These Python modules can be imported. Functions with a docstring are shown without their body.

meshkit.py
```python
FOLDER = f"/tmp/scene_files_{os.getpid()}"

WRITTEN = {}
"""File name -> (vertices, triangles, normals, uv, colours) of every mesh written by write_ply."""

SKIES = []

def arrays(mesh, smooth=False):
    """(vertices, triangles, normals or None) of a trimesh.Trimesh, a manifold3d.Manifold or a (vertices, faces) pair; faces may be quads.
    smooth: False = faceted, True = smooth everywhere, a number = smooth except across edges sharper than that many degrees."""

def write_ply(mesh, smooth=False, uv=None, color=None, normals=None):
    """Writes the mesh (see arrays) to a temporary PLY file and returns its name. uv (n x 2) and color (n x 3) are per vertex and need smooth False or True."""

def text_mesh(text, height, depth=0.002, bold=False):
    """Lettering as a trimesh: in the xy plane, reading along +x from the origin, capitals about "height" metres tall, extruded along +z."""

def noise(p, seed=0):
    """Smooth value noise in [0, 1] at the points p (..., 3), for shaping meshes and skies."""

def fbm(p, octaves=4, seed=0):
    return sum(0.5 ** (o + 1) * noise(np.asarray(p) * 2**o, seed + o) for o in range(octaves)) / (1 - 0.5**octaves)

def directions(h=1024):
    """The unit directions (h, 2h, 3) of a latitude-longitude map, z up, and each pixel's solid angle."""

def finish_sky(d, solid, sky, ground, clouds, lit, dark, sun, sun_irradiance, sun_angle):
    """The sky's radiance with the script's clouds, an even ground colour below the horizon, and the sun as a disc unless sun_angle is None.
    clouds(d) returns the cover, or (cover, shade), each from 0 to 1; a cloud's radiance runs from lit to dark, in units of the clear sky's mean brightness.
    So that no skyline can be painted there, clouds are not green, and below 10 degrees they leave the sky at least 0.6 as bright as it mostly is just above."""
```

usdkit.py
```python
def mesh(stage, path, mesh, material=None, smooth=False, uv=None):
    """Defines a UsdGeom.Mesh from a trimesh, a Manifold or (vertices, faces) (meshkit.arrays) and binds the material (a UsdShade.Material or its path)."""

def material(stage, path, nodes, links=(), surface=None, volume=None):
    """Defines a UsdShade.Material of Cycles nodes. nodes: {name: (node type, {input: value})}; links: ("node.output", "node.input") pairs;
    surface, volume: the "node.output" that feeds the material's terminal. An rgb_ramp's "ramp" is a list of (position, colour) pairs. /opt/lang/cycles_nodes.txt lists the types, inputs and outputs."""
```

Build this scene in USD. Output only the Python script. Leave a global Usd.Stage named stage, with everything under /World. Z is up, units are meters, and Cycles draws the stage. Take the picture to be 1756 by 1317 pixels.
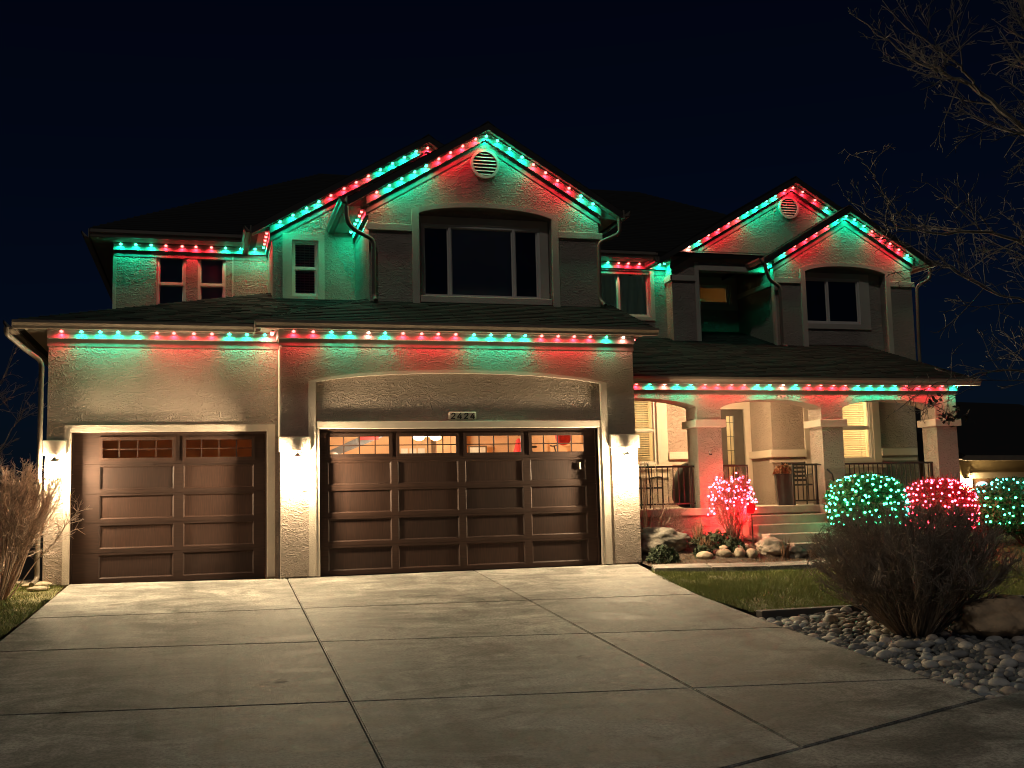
import math, random
import numpy as np, trimesh, usdkit, meshkit
from shapely.geometry import Polygon, LineString, Point, box as sbox
from shapely.ops import unary_union
from pxr import Usd, UsdGeom, UsdLux, UsdShade, Gf, Sdf

stage = Usd.Stage.CreateInMemory()
UsdGeom.SetStageUpAxis(stage, 'Z'); UsdGeom.SetStageMetersPerUnit(stage, 1.0)
UsdGeom.Xform.Define(stage, '/World')
rng = np.random.default_rng(7); random.seed(7)

# ---------------------------------------------------------------- camera, sky, street light, exposure
cam = UsdGeom.Camera.Define(stage, '/World/camera')
R_, U_, B_ = (0.96239, -0.27052, -0.02503), (-0.00554, -0.11168, 0.99373), (-0.27162, -0.95621, -0.10898)
C_ = (-1.8226, -18.2534, 1.1337)
cam.AddTransformOp().Set(Gf.Matrix4d(*R_, 0, *U_, 0, *B_, 0, *C_, 1))
cam.CreateHorizontalApertureAttr(36.0); cam.CreateFocalLengthAttr(38.11); cam.CreateFStopAttr(0.0)
cam.CreateExposureAttr(0.0)
SUN = np.array([-0.42, -0.72, 1.0]); SUN /= np.linalg.norm(SUN)
sun = UsdLux.DistantLight.Define(stage, '/World/night_light')
sun.CreateIntensityAttr(0.065); sun.CreateNormalizeAttr(True); sun.CreateAngleAttr(2.0); sun.CreateColorAttr(Gf.Vec3f(1.0, 0.96, 0.88))
zax = Gf.Vec3d(*map(float, SUN)); xax = Gf.Cross(Gf.Vec3d(0, 0, 1), zax).GetNormalized(); yax = Gf.Cross(zax, xax)
sun.AddTransformOp().Set(Gf.Matrix4d(*xax, 0, *yax, 0, *zax, 0, 0, 0, 0, 1))
M = {}
sky_m = usdkit.material(stage, '/World/Looks/sky', {
    's': ('sky_texture', {'sky_type': 'single_scattering', 'sun_disc': False, 'sun_elevation': float(math.asin(SUN[2])), 'sun_rotation': float(math.atan2(SUN[0], SUN[1]))}),
    'm': ('mix', {'mix_type': 'multiply', 'fac': 1.0, 'color2': (0.22, 0.46, 1.0)}),
    'b': ('background_shader', {'strength': 0.0016})}, [('s.color', 'm.color1'), ('m.color', 'b.color')], surface='b.background')
dome = UsdLux.DomeLight.Define(stage, '/World/sky')
UsdShade.MaterialBindingAPI.Apply(dome.GetPrim()).Bind(sky_m)
dome.GetPrim().SetCustomDataByKey('kind', 'structure'); dome.GetPrim().SetCustomDataByKey('label', 'dark blue night sky above the house')

# ---------------------------------------------------------------- helpers
X, Y, Z = np.eye(3)
used = {}
def numbered(path):
    n = used.get(path, 0); used[path] = n + 1
    return path if n == 0 else f'{path}_{n:03d}'
def tag(p, label=None, cat=None, group=None, kind=None):
    p = stage.GetPrimAtPath(p) if isinstance(p, str) else p.GetPrim() if hasattr(p, 'GetPrim') else p
    for k, v in (('label', label), ('category', cat), ('group', group), ('kind', kind)):
        if v: p.SetCustomDataByKey(k, v)
    return p
def thing(name, label, cat=None, group=None, kind=None, loc=None, rz=0, parent='/World'):
    x = UsdGeom.Xform.Define(stage, numbered(parent + '/' + name))
    if loc is not None:
        x.AddTranslateOp().Set(Gf.Vec3d(*map(float, loc)))
        if rz: x.AddRotateZOp().Set(float(rz))
    tag(x, label, cat, group, kind)
    return str(x.GetPath())
def sub(name, parent): return str(UsdGeom.Xform.Define(stage, numbered(parent + '/' + name)).GetPath())
def obj(name, mesh, mat, parent='/World', smooth=False, **k):
    if isinstance(mesh, MB): mesh = mesh.mesh()
    m = usdkit.mesh(stage, numbered(parent + '/' + name), mesh, M[mat], smooth=smooth)
    tag(m, **k)
    return str(m.GetPath())
BOXF = np.array([[0,3,2],[0,2,1],[4,5,6],[4,6,7],[0,1,5],[0,5,4],[1,2,6],[1,6,5],[2,3,7],[2,7,6],[3,0,4],[3,4,7]])
class MB:
    def __init__(s): s.v, s.f, s.n = [], [], 0
    def add(s, v, f=None):
        if f is None: v, f = np.asarray(v.vertices), np.asarray(v.faces)
        s.v.append(np.asarray(v, float)); s.f.append(np.asarray(f, int) + s.n); s.n += len(v); return s
    def box(s, x0, x1, y0, y1, z0, z1):
        x0, x1 = min(x0, x1), max(x0, x1); y0, y1 = min(y0, y1), max(y0, y1); z0, z1 = min(z0, z1), max(z0, z1)
        return s.add([(x0,y0,z0),(x1,y0,z0),(x1,y1,z0),(x0,y1,z0),(x0,y0,z1),(x1,y0,z1),(x1,y1,z1),(x0,y1,z1)], BOXF)
    def bbox(s, x0, x1, y0, y1, z0, z1, c=0.008):
        "a box with chamfered edges"
        pts = []
        for i in (0, 1):
            for j in (0, 1):
                for k in (0, 1):
                    p = np.array([(x0, x1)[i], (y0, y1)[j], (z0, z1)[k]], float); d = np.array([1 - 2*i, 1 - 2*j, 1 - 2*k]) * c
                    for a in range(3):
                        q = p.copy(); 
                        for b in range(3):
                            if b != a: q[b] += d[b]
                        pts.append(q)
        h = trimesh.convex.convex_hull(np.array(pts)); return s.add(h)
    def extr(s, poly, L, o, ax, ay, az):
        o, ax, ay, az = (np.asarray(t, float) for t in (o, ax, ay, az))
        for g in getattr(poly, 'geoms', [poly]):
            if g.is_empty or g.area < 1e-6: continue
            m = trimesh.creation.extrude_polygon(g, L, engine='earcut')
            v = np.asarray(m.vertices); f = np.asarray(m.faces)
            if np.dot(np.cross(ax, ay), az) < 0: f = f[:, ::-1]
            s.add(o + v[:, :1]*ax + v[:, 1:2]*ay + v[:, 2:3]*az, f)
        return s
    def tube(s, pts, r, sides=6, cap=True):
        v, f = tube(pts, r, sides, cap); return s.add(v, f)
    def mesh(s): return np.vstack(s.v), np.vstack(s.f)
def tube(pts, r, sides=6, cap=True):
    p = np.asarray(pts, float); k = len(p); r = np.broadcast_to(np.asarray(r, float), (k,))
    t = np.gradient(p, axis=0); t /= np.linalg.norm(t, axis=1, keepdims=True) + 1e-12
    ref = np.where(np.abs(t[:, 2:]) < 0.9, [[0, 0, 1.0]], [[1.0, 0, 0]]) if k > 2 else np.repeat(np.where(np.abs(t[:1, 2:]) < 0.9, [[0, 0, 1.0]], [[1.0, 0, 0]]), k, 0)
    ref = np.repeat(ref[:1], k, 0)
    a = np.cross(t, ref); a /= np.linalg.norm(a, axis=1, keepdims=True) + 1e-9; b = np.cross(t, a)
    g = np.arange(sides) * 2*np.pi/sides
    v = (p[:, None] + r[:, None, None]*(np.cos(g)[None, :, None]*a[:, None] + np.sin(g)[None, :, None]*b[:, None])).reshape(-1, 3)
    i, j = np.meshgrid(np.arange(k-1), np.arange(sides), indexing='ij')
    q = np.stack([i*sides+j, (i+1)*sides+j, (i+1)*sides+(j+1) % sides, i*sides+(j+1) % sides], -1).reshape(-1, 4)
    f = np.vstack([q[:, [0,1,2]], q[:, [0,2,3]]])
    if cap:
        e = (k-1)*sides; c0 = [[0, j, j+1] for j in range(1, sides-1)]; c1 = [[e, e+j+1, e+j] for j in range(1, sides-1)]
        f = np.vstack([f, c0, c1])
    return v, f
def wall_y(poly, y0, t=0.2): return MB().extr(poly, t, (0, y0, 0), X, Z, Y)      # poly in (x, z), front face at y0
def wall_x(poly, x0, t=0.2): return MB().extr(poly, t, (x0, 0, 0), Y, Z, X)      # poly in (y, z)
def rect(a, b, c, d): return sbox(min(a, b), min(c, d), max(a, b), max(c, d))
def B(*a): return MB().box(*a)
def ico(c, r, s=0, sc=(1, 1, 1)):
    m = trimesh.creation.icosphere(s, 1.0); return np.asarray(m.vertices)*np.array(sc)*r + np.asarray(c), np.asarray(m.faces)

# ---------------------------------------------------------------- materials
def L(name, nodes, links, surface='p.BSDF'): M[name] = usdkit.material(stage, '/World/Looks/' + name, nodes, links, surface=surface)
def pbr(name, col, rough=0.6, var=0.12, scale=6.0, bump=0.0, bscale=60.0, bdist=0.005, spec=0.5, metal=0.0, stretch=(1, 1, 1), col2=None):
    c = np.array(col); lo, hi = (c*(1-var), np.minimum(c*(1+var), 0.95)) if col2 is None else (c, np.array(col2))
    nodes = {'g': ('geometry', {}), 'mp': ('mapping', {'scale': stretch}), 'n': ('noise_texture', {'scale': scale, 'detail': 4.0, 'roughness': 0.6}),
             'r': ('rgb_ramp', {'ramp': [(0.3, lo), (0.7, hi)]}), 'p': ('principled_bsdf', {'roughness': rough, 'specular_ior_level': spec, 'metallic': metal})}
    links = [('g.position', 'mp.vector'), ('mp.vector', 'n.vector'), ('n.fac', 'r.fac'), ('r.color', 'p.base_color')]
    if bump:
        nodes |= {'n2': ('noise_texture', {'scale': bscale, 'detail': 3.0}), 'b': ('bump', {'strength': bump, 'distance': bdist})}
        links += [('mp.vector', 'n2.vector'), ('n2.fac', 'b.height'), ('b.normal', 'p.normal')]
    L(name, nodes, links)
def island(name, ramp, rough=0.7, bump=0.0, bscale=40, bdist=0.01, src='geometry', spec=0.4):
    nodes = {'g': ('geometry', {}), 'r': ('rgb_ramp', {'ramp': ramp}), 'n': ('noise_texture', {'scale': bscale, 'detail': 4.0}),
             'mx': ('mix', {'mix_type': 'multiply', 'fac': 0.55}), 'r2': ('rgb_ramp', {'ramp': [(0.3, (0.55, 0.55, 0.55)), (0.7, (1.25, 1.22, 1.18))]}),
             'b': ('bump', {'strength': bump or 0.2, 'distance': bdist}), 'p': ('principled_bsdf', {'roughness': rough, 'specular_ior_level': spec})}
    L(name, nodes, [('g.random_per_island', 'r.fac'), ('g.position', 'n.vector'), ('n.fac', 'r2.fac'), ('r.color', 'mx.color1'), ('r2.color', 'mx.color2'), ('mx.color', 'p.base_color'), ('n.fac', 'b.height'), ('b.normal', 'p.normal')])
def stucco(name, col, strength=1.0, scale=5.6, fine=0.22):
    c = np.array(col)
    L(name, {'g': ('geometry', {}), 'mp': ('mapping', {'scale': (1.0, 1.0, 1.9)}), 'n': ('noise_texture', {'scale': scale, 'detail': 2.5, 'roughness': 0.5, 'distortion': 1.6}),
             'rg': ('rgb_ramp', {'ramp': [(0.0, (0, 0, 0)), (0.43, (.1,.1,.1)), (0.5, (1, 1, 1)), (0.57, (.35,.35,.35)), (1.0, (.5,.5,.5))]}),
             'f': ('noise_texture', {'scale': 55.0, 'detail': 4.0, 'roughness': 0.65}), 'mh': ('mix', {'mix_type': 'add', 'fac': fine}),
             'v': ('noise_texture', {'scale': 1.3, 'detail': 5.0, 'roughness': 0.6}), 'rc': ('rgb_ramp', {'ramp': [(0.3, c*0.88), (0.7, np.minimum(c*1.1, .95))]}),
             'b': ('bump', {'strength': strength*0.65, 'distance': 0.03}), 'p': ('principled_bsdf', {'roughness': 0.85, 'specular_ior_level': 0.25})},
      [('g.position', 'mp.vector'), ('mp.vector', 'n.vector'), ('n.fac', 'rg.fac'), ('g.position', 'f.vector'), ('rg.color', 'mh.color1'), ('f.color', 'mh.color2'), ('mh.color', 'b.height'), ('b.normal', 'p.normal'), ('g.position', 'v.vector'), ('v.fac', 'rc.fac'), ('rc.color', 'p.base_color')])
stucco('stucco', (0.335, 0.277, 0.229))
stucco('trim_stucco', (0.52, 0.455, 0.375), 0.5, 16.0, 0.6)
pbr('trim_paint', (0.56, 0.49, 0.40), 0.55, 0.06, 3, 0.15, 70, 0.003)
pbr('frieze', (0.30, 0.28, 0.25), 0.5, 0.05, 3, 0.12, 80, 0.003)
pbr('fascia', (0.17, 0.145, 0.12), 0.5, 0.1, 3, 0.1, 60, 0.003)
pbr('rake_shaded', (0.035, 0.031, 0.027), 0.5, 0.1, 3, 0.1, 60, 0.003)  # fascia colour darkened: the shade of the unlit rakes is painted in
pbr('soffit', (0.33, 0.29, 0.245), 0.7, 0.06, 3)
pbr('gutter', (0.20, 0.165, 0.13), 0.32, 0.1, 4, 0.06, 20, 0.004)
pbr('downspout', (0.135, 0.11, 0.085), 0.38, 0.1, 4, 0.06, 20, 0.004)
pbr('frame_white', (0.66, 0.61, 0.54), 0.42, 0.05, 4)
pbr('dark_metal', (0.022, 0.018, 0.016), 0.4, 0.2, 8)
pbr('black_metal', (0.012, 0.011, 0.010), 0.45, 0.2, 8)
pbr('puck', (0.30, 0.27, 0.23), 0.5, 0.05, 8)
pbr('blind_dark', (0.55, 0.57, 0.66), 0.6, 0.06, 2)
pbr('room_shade', (0.14, 0.15, 0.175), 0.7, 0.06, 2)  # dark colour painted in for the unlit room behind the glass
pbr('slat', (0.62, 0.56, 0.44), 0.5, 0.04, 3)
L('curtain', {'d': ('diffuse_bsdf', {'color': (0.55, 0.62, 0.60)}), 't': ('translucent_bsdf', {'color': (0.45, 0.56, 0.54)}), 'm': ('mix_closure', {'fac': 0.5})}, [('d.BSDF', 'm.closure1'), ('t.BSDF', 'm.closure2')], 'm.closure')
pbr('room_cream', (0.62, 0.50, 0.33), 0.8, 0.05, 2)
pbr('room_amber', (0.36, 0.21, 0.075), 0.8, 0.05, 2)
pbr('garage_board', (0.62, 0.36, 0.17), 0.75, 0.12, 1.2)
pbr('picture_wood', (0.13, 0.075, 0.035), 0.5, 0.2, 6)
pbr('paper', (0.66, 0.58, 0.44), 0.8, 0.1, 9)
pbr('red_cloth', (0.55, 0.03, 0.025), 0.8, 0.25, 9)
pbr('grey_plastic', (0.14, 0.13, 0.12), 0.5, 0.15, 6)
pbr('charcoal', (0.035, 0.034, 0.033), 0.55, 0.2, 5)
pbr('dried_flower', (0.30, 0.17, 0.09), 0.9, 0.4, 30)
pbr('soil', (0.075, 0.055, 0.038), 0.95, 0.4, 9, 0.8, 35, 0.03)
pbr('turf', (0.15, 0.135, 0.055), 0.95, 0.4, 7, 0.8, 60, 0.02)
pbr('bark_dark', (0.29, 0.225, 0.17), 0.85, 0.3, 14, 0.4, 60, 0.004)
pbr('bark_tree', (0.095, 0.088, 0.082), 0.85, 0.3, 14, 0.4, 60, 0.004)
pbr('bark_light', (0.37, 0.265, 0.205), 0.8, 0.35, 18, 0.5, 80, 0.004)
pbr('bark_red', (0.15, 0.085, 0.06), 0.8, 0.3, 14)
pbr('dead_leaf', (0.03, 0.022, 0.016), 0.8, 0.3, 12)
pbr('timber', (0.055, 0.05, 0.045), 0.8, 0.3, 3, 0.5, 30, 0.006, stretch=(0.4, 3, 3))
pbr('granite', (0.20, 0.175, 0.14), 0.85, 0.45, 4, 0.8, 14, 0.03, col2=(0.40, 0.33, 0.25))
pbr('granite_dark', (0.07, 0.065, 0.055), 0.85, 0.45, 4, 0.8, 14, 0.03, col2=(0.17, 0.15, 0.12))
pbr('tan_stone', (0.33, 0.27, 0.19), 0.8, 0.3, 6, 0.5, 30, 0.012)
pbr('orange_stone', (0.26, 0.19, 0.125), 0.85, 0.3, 3.2, 0.8, 12, 0.03, col2=(0.70, 0.46, 0.26))
pbr('step_concrete', (0.44, 0.385, 0.31), 0.85, 0.15, 5, 0.3, 50, 0.004)
pbr('plaque', (0.50, 0.45, 0.36), 0.7, 0.08, 10, 0.2, 60, 0.003)
pbr('neighbour_wall', (0.30, 0.24, 0.14), 0.8, 0.1, 2)
pbr('neighbour_door', (0.16, 0.085, 0.05), 0.6, 0.2, 4)
island('shingle', [(0.0, (0.011, 0.0105, 0.0095)), (0.5, (0.022, 0.0205, 0.0185)), (1.0, (0.044, 0.040, 0.035))], 0.9, 0.5, 90, 0.006)
island('leaf_green', [(0.0, (0.08, 0.13, 0.05)), (0.6, (0.15, 0.22, 0.075)), (1.0, (0.24, 0.28, 0.11))], 0.6)
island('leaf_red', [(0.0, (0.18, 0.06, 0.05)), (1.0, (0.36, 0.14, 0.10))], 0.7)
island('grass_blade', [(0.0, (0.20, 0.23, 0.06)), (0.35, (0.34, 0.36, 0.10)), (0.52, (0.52, 0.46, 0.19)), (1.0, (0.70, 0.59, 0.32))], 0.7)
island('dry_grass', [(0.0, (0.16, 0.08, 0.04)), (1.0, (0.36, 0.22, 0.11))], 0.8)
island('ground_plant', [(0.0, (0.03, 0.045, 0.02)), (0.5, (0.07, 0.085, 0.035)), (1.0, (0.14, 0.12, 0.06))], 0.8)
for i, c in enumerate([(0.33, 0.31, 0.28), (0.48, 0.45, 0.40), (0.22, 0.21, 0.20), (0.46, 0.38, 0.31), (0.29, 0.30, 0.305)]):
    pbr('cobble_%d' % i, c, 0.72, 0.3, 9, 0.25, 60, 0.004)
island('cobble_mix', [(0.0, (0.17, 0.17, 0.16)), (0.5, (0.31, 0.29, 0.26)), (1.0, (0.48, 0.44, 0.39))], 0.72)
# dark stained wood with an upright grain
def wood(name, c0, c1, vertical=True):
    sc = (26, 26, 1.3) if vertical else (1.3, 26, 26)
    L(name, {'g': ('geometry', {}), 'mp': ('mapping', {'scale': sc}), 'n': ('noise_texture', {'scale': 3.0, 'detail': 5.0, 'roughness': 0.62, 'distortion': 0.5}),
             'r': ('rgb_ramp', {'ramp': [(0.28, c0), (0.55, np.array(c0)*.55+np.array(c1)*.45), (0.78, c1)]}), 'b': ('bump', {'strength': 0.25, 'distance': 0.004}),
             'oi': ('object_info', {}), 'ro': ('rgb_ramp', {'ramp': [(0, (0.72, 0.72, 0.74)), (1, (1.2, 1.17, 1.12))]}), 'mo': ('mix', {'mix_type': 'multiply', 'fac': 1.0}),
             'd': ('noise_texture', {'scale': 1.7, 'detail': 5.0}), 'rd': ('rgb_ramp', {'ramp': [(0.35, (0.55, 0.55, 0.55)), (0.7, (0.78, 0.78, 0.78))]}), 'p': ('principled_bsdf', {'specular_ior_level': 0.32})},
      [('g.position', 'mp.vector'), ('mp.vector', 'n.vector'), ('n.fac', 'r.fac'), ('oi.random', 'ro.fac'), ('r.color', 'mo.color1'), ('ro.color', 'mo.color2'), ('mo.color', 'p.base_color'), ('n.fac', 'b.height'), ('b.normal', 'p.normal'), ('g.position', 'd.vector'), ('d.fac', 'rd.fac'), ('rd.color', 'p.roughness')])
wood('door_wood', (0.021, 0.0105, 0.0075), (0.064, 0.029, 0.0195)); wood('door_rail', (0.021, 0.0105, 0.0075), (0.053, 0.025, 0.017), False)
pbr('front_door', (0.075, 0.066, 0.055), 0.45, 0.15, 4)
# concrete with broad wear, broom streaks and stains
L('concrete', {'g': ('geometry', {}), 'mp': ('mapping', {'scale': (0.8, 1.3, 1.0)}), 'a': ('noise_texture', {'scale': 1.15, 'detail': 9.0, 'roughness': 0.72, 'distortion': 0.9}),
    'ra': ('rgb_ramp', {'ramp': [(0.38, (0.135, 0.130, 0.119)), (0.47, (0.215, 0.208, 0.189)), (0.53, (0.28, 0.270, 0.246)), (0.62, (0.40, 0.386, 0.350))]}),
    'f': ('noise_texture', {'scale': 38.0, 'detail': 5.0, 'roughness': 0.75}), 'rf': ('rgb_ramp', {'ramp': [(0.36, (0.45, 0.45, 0.45)), (0.64, (1.5, 1.5, 1.5))]}),
    'mx': ('mix', {'mix_type': 'multiply', 'fac': 0.8}), 'st': ('noise_texture', {'scale': 1.9, 'detail': 7.0, 'roughness': 0.7, 'distortion': 1.2}), 'rs': ('rgb_ramp', {'ramp': [(0.36, (0.62, 0.61, 0.6)), (0.43, (1, 1, 1)), (0.62, (1, 1, 1)), (0.7, (1.28, 1.27, 1.24))]}), 'ms': ('mix', {'mix_type': 'multiply', 'fac': 0.9}), 'm3': ('mapping', {'scale': (2.6, 0.09, 1.0)}), 'tn': ('noise_texture', {'scale': 1.0, 'detail': 5.0, 'roughness': 0.55}), 'rt': ('rgb_ramp', {'ramp': [(0.34, (0.74, 0.73, 0.72)), (0.46, (1, 1, 1)), (0.6, (1, 1, 1)), (0.7, (1.12, 1.12, 1.1))]}), 'mt': ('mix', {'mix_type': 'multiply', 'fac': 0.8}), 'oi': ('object_info', {}), 'ro': ('rgb_ramp', {'ramp': [(0, (0.82, 0.81, 0.80)), (1, (1.1, 1.1, 1.1))]}), 'mo': ('mix', {'mix_type': 'multiply', 'fac': 1.0}), 'br': ('noise_texture', {'scale': 3.0, 'detail': 2.0}), 'm2': ('mapping', {'scale': (30.0, 0.7, 1.0)}),
    'bh': ('mix', {'mix_type': 'add', 'fac': 0.6}), 'rr': ('rgb_ramp', {'ramp': [(0.3, (0.62, 0.62, 0.62)), (0.7, (0.9, 0.9, 0.9))]}),
    'b': ('bump', {'strength': 0.35, 'distance': 0.006}), 'p': ('principled_bsdf', {'specular_ior_level': 0.22})},
  [('g.position', 'mp.vector'), ('mp.vector', 'a.vector'), ('a.fac', 'ra.fac'), ('g.position', 'f.vector'), ('f.fac', 'rf.fac'), ('oi.random', 'ro.fac'), ('ra.color', 'mo.color1'), ('ro.color', 'mo.color2'), ('mo.color', 'ms.color1'), ('g.position', 'st.vector'), ('st.fac', 'rs.fac'), ('rs.color', 'ms.color2'), ('g.position', 'm3.vector'), ('m3.vector', 'tn.vector'), ('tn.fac', 'rt.fac'), ('ms.color', 'mt.color1'), ('rt.color', 'mt.color2'), ('mt.color', 'mx.color1'), ('rf.color', 'mx.color2'), ('mx.color', 'p.base_color'),
   ('g.position', 'm2.vector'), ('m2.vector', 'br.vector'), ('f.color', 'bh.color1'), ('br.color', 'bh.color2'), ('bh.color', 'b.height'), ('b.normal', 'p.normal'), ('a.fac', 'rr.fac'), ('rr.color', 'p.roughness')])
L('glass', {'t': ('transparent_bsdf', {'color': (0.92, 0.94, 0.93)}), 'g': ('glossy_bsdf', {'color': (0.9, 0.9, 0.9), 'roughness': 0.02}), 'f': ('fresnel', {'IOR': 1.5}), 'm': ('mix_closure', {})},
  [('f.fac', 'm.fac'), ('t.BSDF', 'm.closure1'), ('g.BSDF', 'm.closure2')], 'm.closure')
def glow(name, col, s): L(name, {'e': ('emission', {'color': col, 'strength': s})}, [], 'e.emission')
BULB = 9.0
glow('bulb_green', (0.05, 1.0, 0.50), BULB); glow('bulb_red', (1.0, 0.10, 0.09), BULB); glow('bulb_pink', (1.0, 0.45, 0.34), BULB)
glow('net_green', (0.06, 1.0, 0.40), 13.0); glow('net_red', (1.0, 0.035, 0.06), 36.0); glow('net_teal', (0.07, 0.85, 0.70), 13.0); glow('flood_shell', (1.0, 0.01, 0.015), 0.9)
glow('lantern_glow', (1.0, 0.75, 0.44), 2350.0); glow('porch_glow', (1.0, 0.69, 0.36), 1500.0)
glow('room_glow', (1.0, 0.74, 0.40), 330.0); glow('amber_glow', (1.0, 0.66, 0.28), 60.0); glow('tube_glow', (1.0, 0.88, 0.70), 1150.0)
glow('added_cool_glow', (0.62, 1.0, 0.93), 30.0); glow('flood_glow', (1.0, 0.010, 0.022), 2100.0); glow('neighbour_glow', (1.0, 0.72, 0.34), 1100.0); glow('neighbour_lite', (1.0, 0.93, 0.84), 1.1); glow('tablet', (0.5, 0.65, 1.0), 2.0)

# ---------------------------------------------------------------- terrain
def g(x, y):
    x, y = np.asarray(x, float), np.asarray(y, float)
    z = np.clip(0.07*np.minimum(y, 0.3), -0.86, 0.03)
    bed = np.clip((y + 0.45)/1.4, 0, 1); bed = bed*bed*(3-2*bed)
    onx = np.clip((x-5.68)/0.25, 0, 1)*np.clip((8.75-x)/0.35, 0, 1)
    z = z + 0.36*bed*onx
    z = z + 0.14*np.clip((x-8.8)/0.6, 0, 1)*np.clip((y+1.2)/1.2, 0, 1)
    return z
def sheet(xs, ys, dz=0.0, keep=None, f=g, rough=0.0):
    xx, yy = np.meshgrid(xs, ys, indexing='ij'); v = np.stack([xx, yy, f(xx, yy)+dz], -1).reshape(-1, 3)
    if rough: v[:, 2] += rough*(meshkit.fbm(v*np.array([3.1, 3.1, 0]), 3, 5) - .5)
    i, j = np.meshgrid(np.arange(len(xs)-1), np.arange(len(ys)-1), indexing='ij'); n = len(ys)
    q = np.stack([i*n+j, (i+1)*n+j, (i+1)*n+j+1, i*n+j+1], -1).reshape(-1, 4)
    if keep is not None:
        q = q[keep(v[q].mean(1))]; u, inv = np.unique(q, return_inverse=True); v = v[u]; q = inv.reshape(q.shape)
    return v, np.vstack([q[:, [0,1,2]], q[:, [0,2,3]]])
far = np.concatenate([np.linspace(-260, -14, 12), np.linspace(-12, 22, 60), np.linspace(26, 260, 12)])
fary = np.concatenate([np.linspace(-200, -20, 10), np.linspace(-18, 8, 60), np.linspace(12, 300, 14)])
obj('ground', sheet(far, fary, -0.13), 'soil', kind='structure', label='dark ground around the house')
TIL = lambda x: (-0.085*(x+.55)-3.09, -0.145*(x+.55)-5.5, -0.14*(x+.55)-8.34)
RE = lambda y: np.interp(y, [-9.9, -6, -4, -2, -0.45, 0], [4.88, 4.92, 5.02, 5.22, 5.52, 5.62])
LE = lambda y: np.interp(y, [-16, -4.2, -2, 0.2], [-4.45, -4.12, -3.98, -3.9])
drive = thing('driveway', 'wide jointed concrete driveway sloping down from the garage doors', kind='structure')
def slab(poly, gap, parent=drive, name='slab', mat='concrete', th=0.115, f=g):
    q = poly.buffer(-gap, join_style=2)
    if q.is_empty: return
    inner = q.buffer(-0.012, join_style=2)
    m = MB()
    for g_, lo, hi in ((q, -th, -0.008),):
        e = trimesh.creation.extrude_polygon(g_, 1.0, engine='earcut'); v = np.asarray(e.vertices).copy(); v[:, 2] = f(v[:, 0], v[:, 1]) + np.where(v[:, 2] > .5, hi, lo); m.add(v, e.faces)
    e = trimesh.creation.extrude_polygon(inner, 1.0, engine='earcut'); v = np.asarray(e.vertices).copy(); v[:, 2] = f(v[:, 0], v[:, 1]) + np.where(v[:, 2] > .5, 0.0, -0.02); m.add(v, e.faces)
    obj(name, m, mat, parent)
plane = lambda x, y: 0.07*np.asarray(y, float)
xs_b = [lambda y: LE(y), lambda y: np.interp(y, [-13, 0], [-0.60, -0.53]), lambda y: np.interp(y, [-13, 0], [2.50, 2.60]), lambda y: RE(y)]
def front(x): return np.interp(x, [-4.6, 1.68, 2.6, 4.88], [-13.2, -11.0, -10.70, -9.85])
rows = [lambda x: (0.43 if x < -0.6 else 0.02), lambda x: TIL(x)[0], lambda x: TIL(x)[1], lambda x: TIL(x)[2], front]
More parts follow.
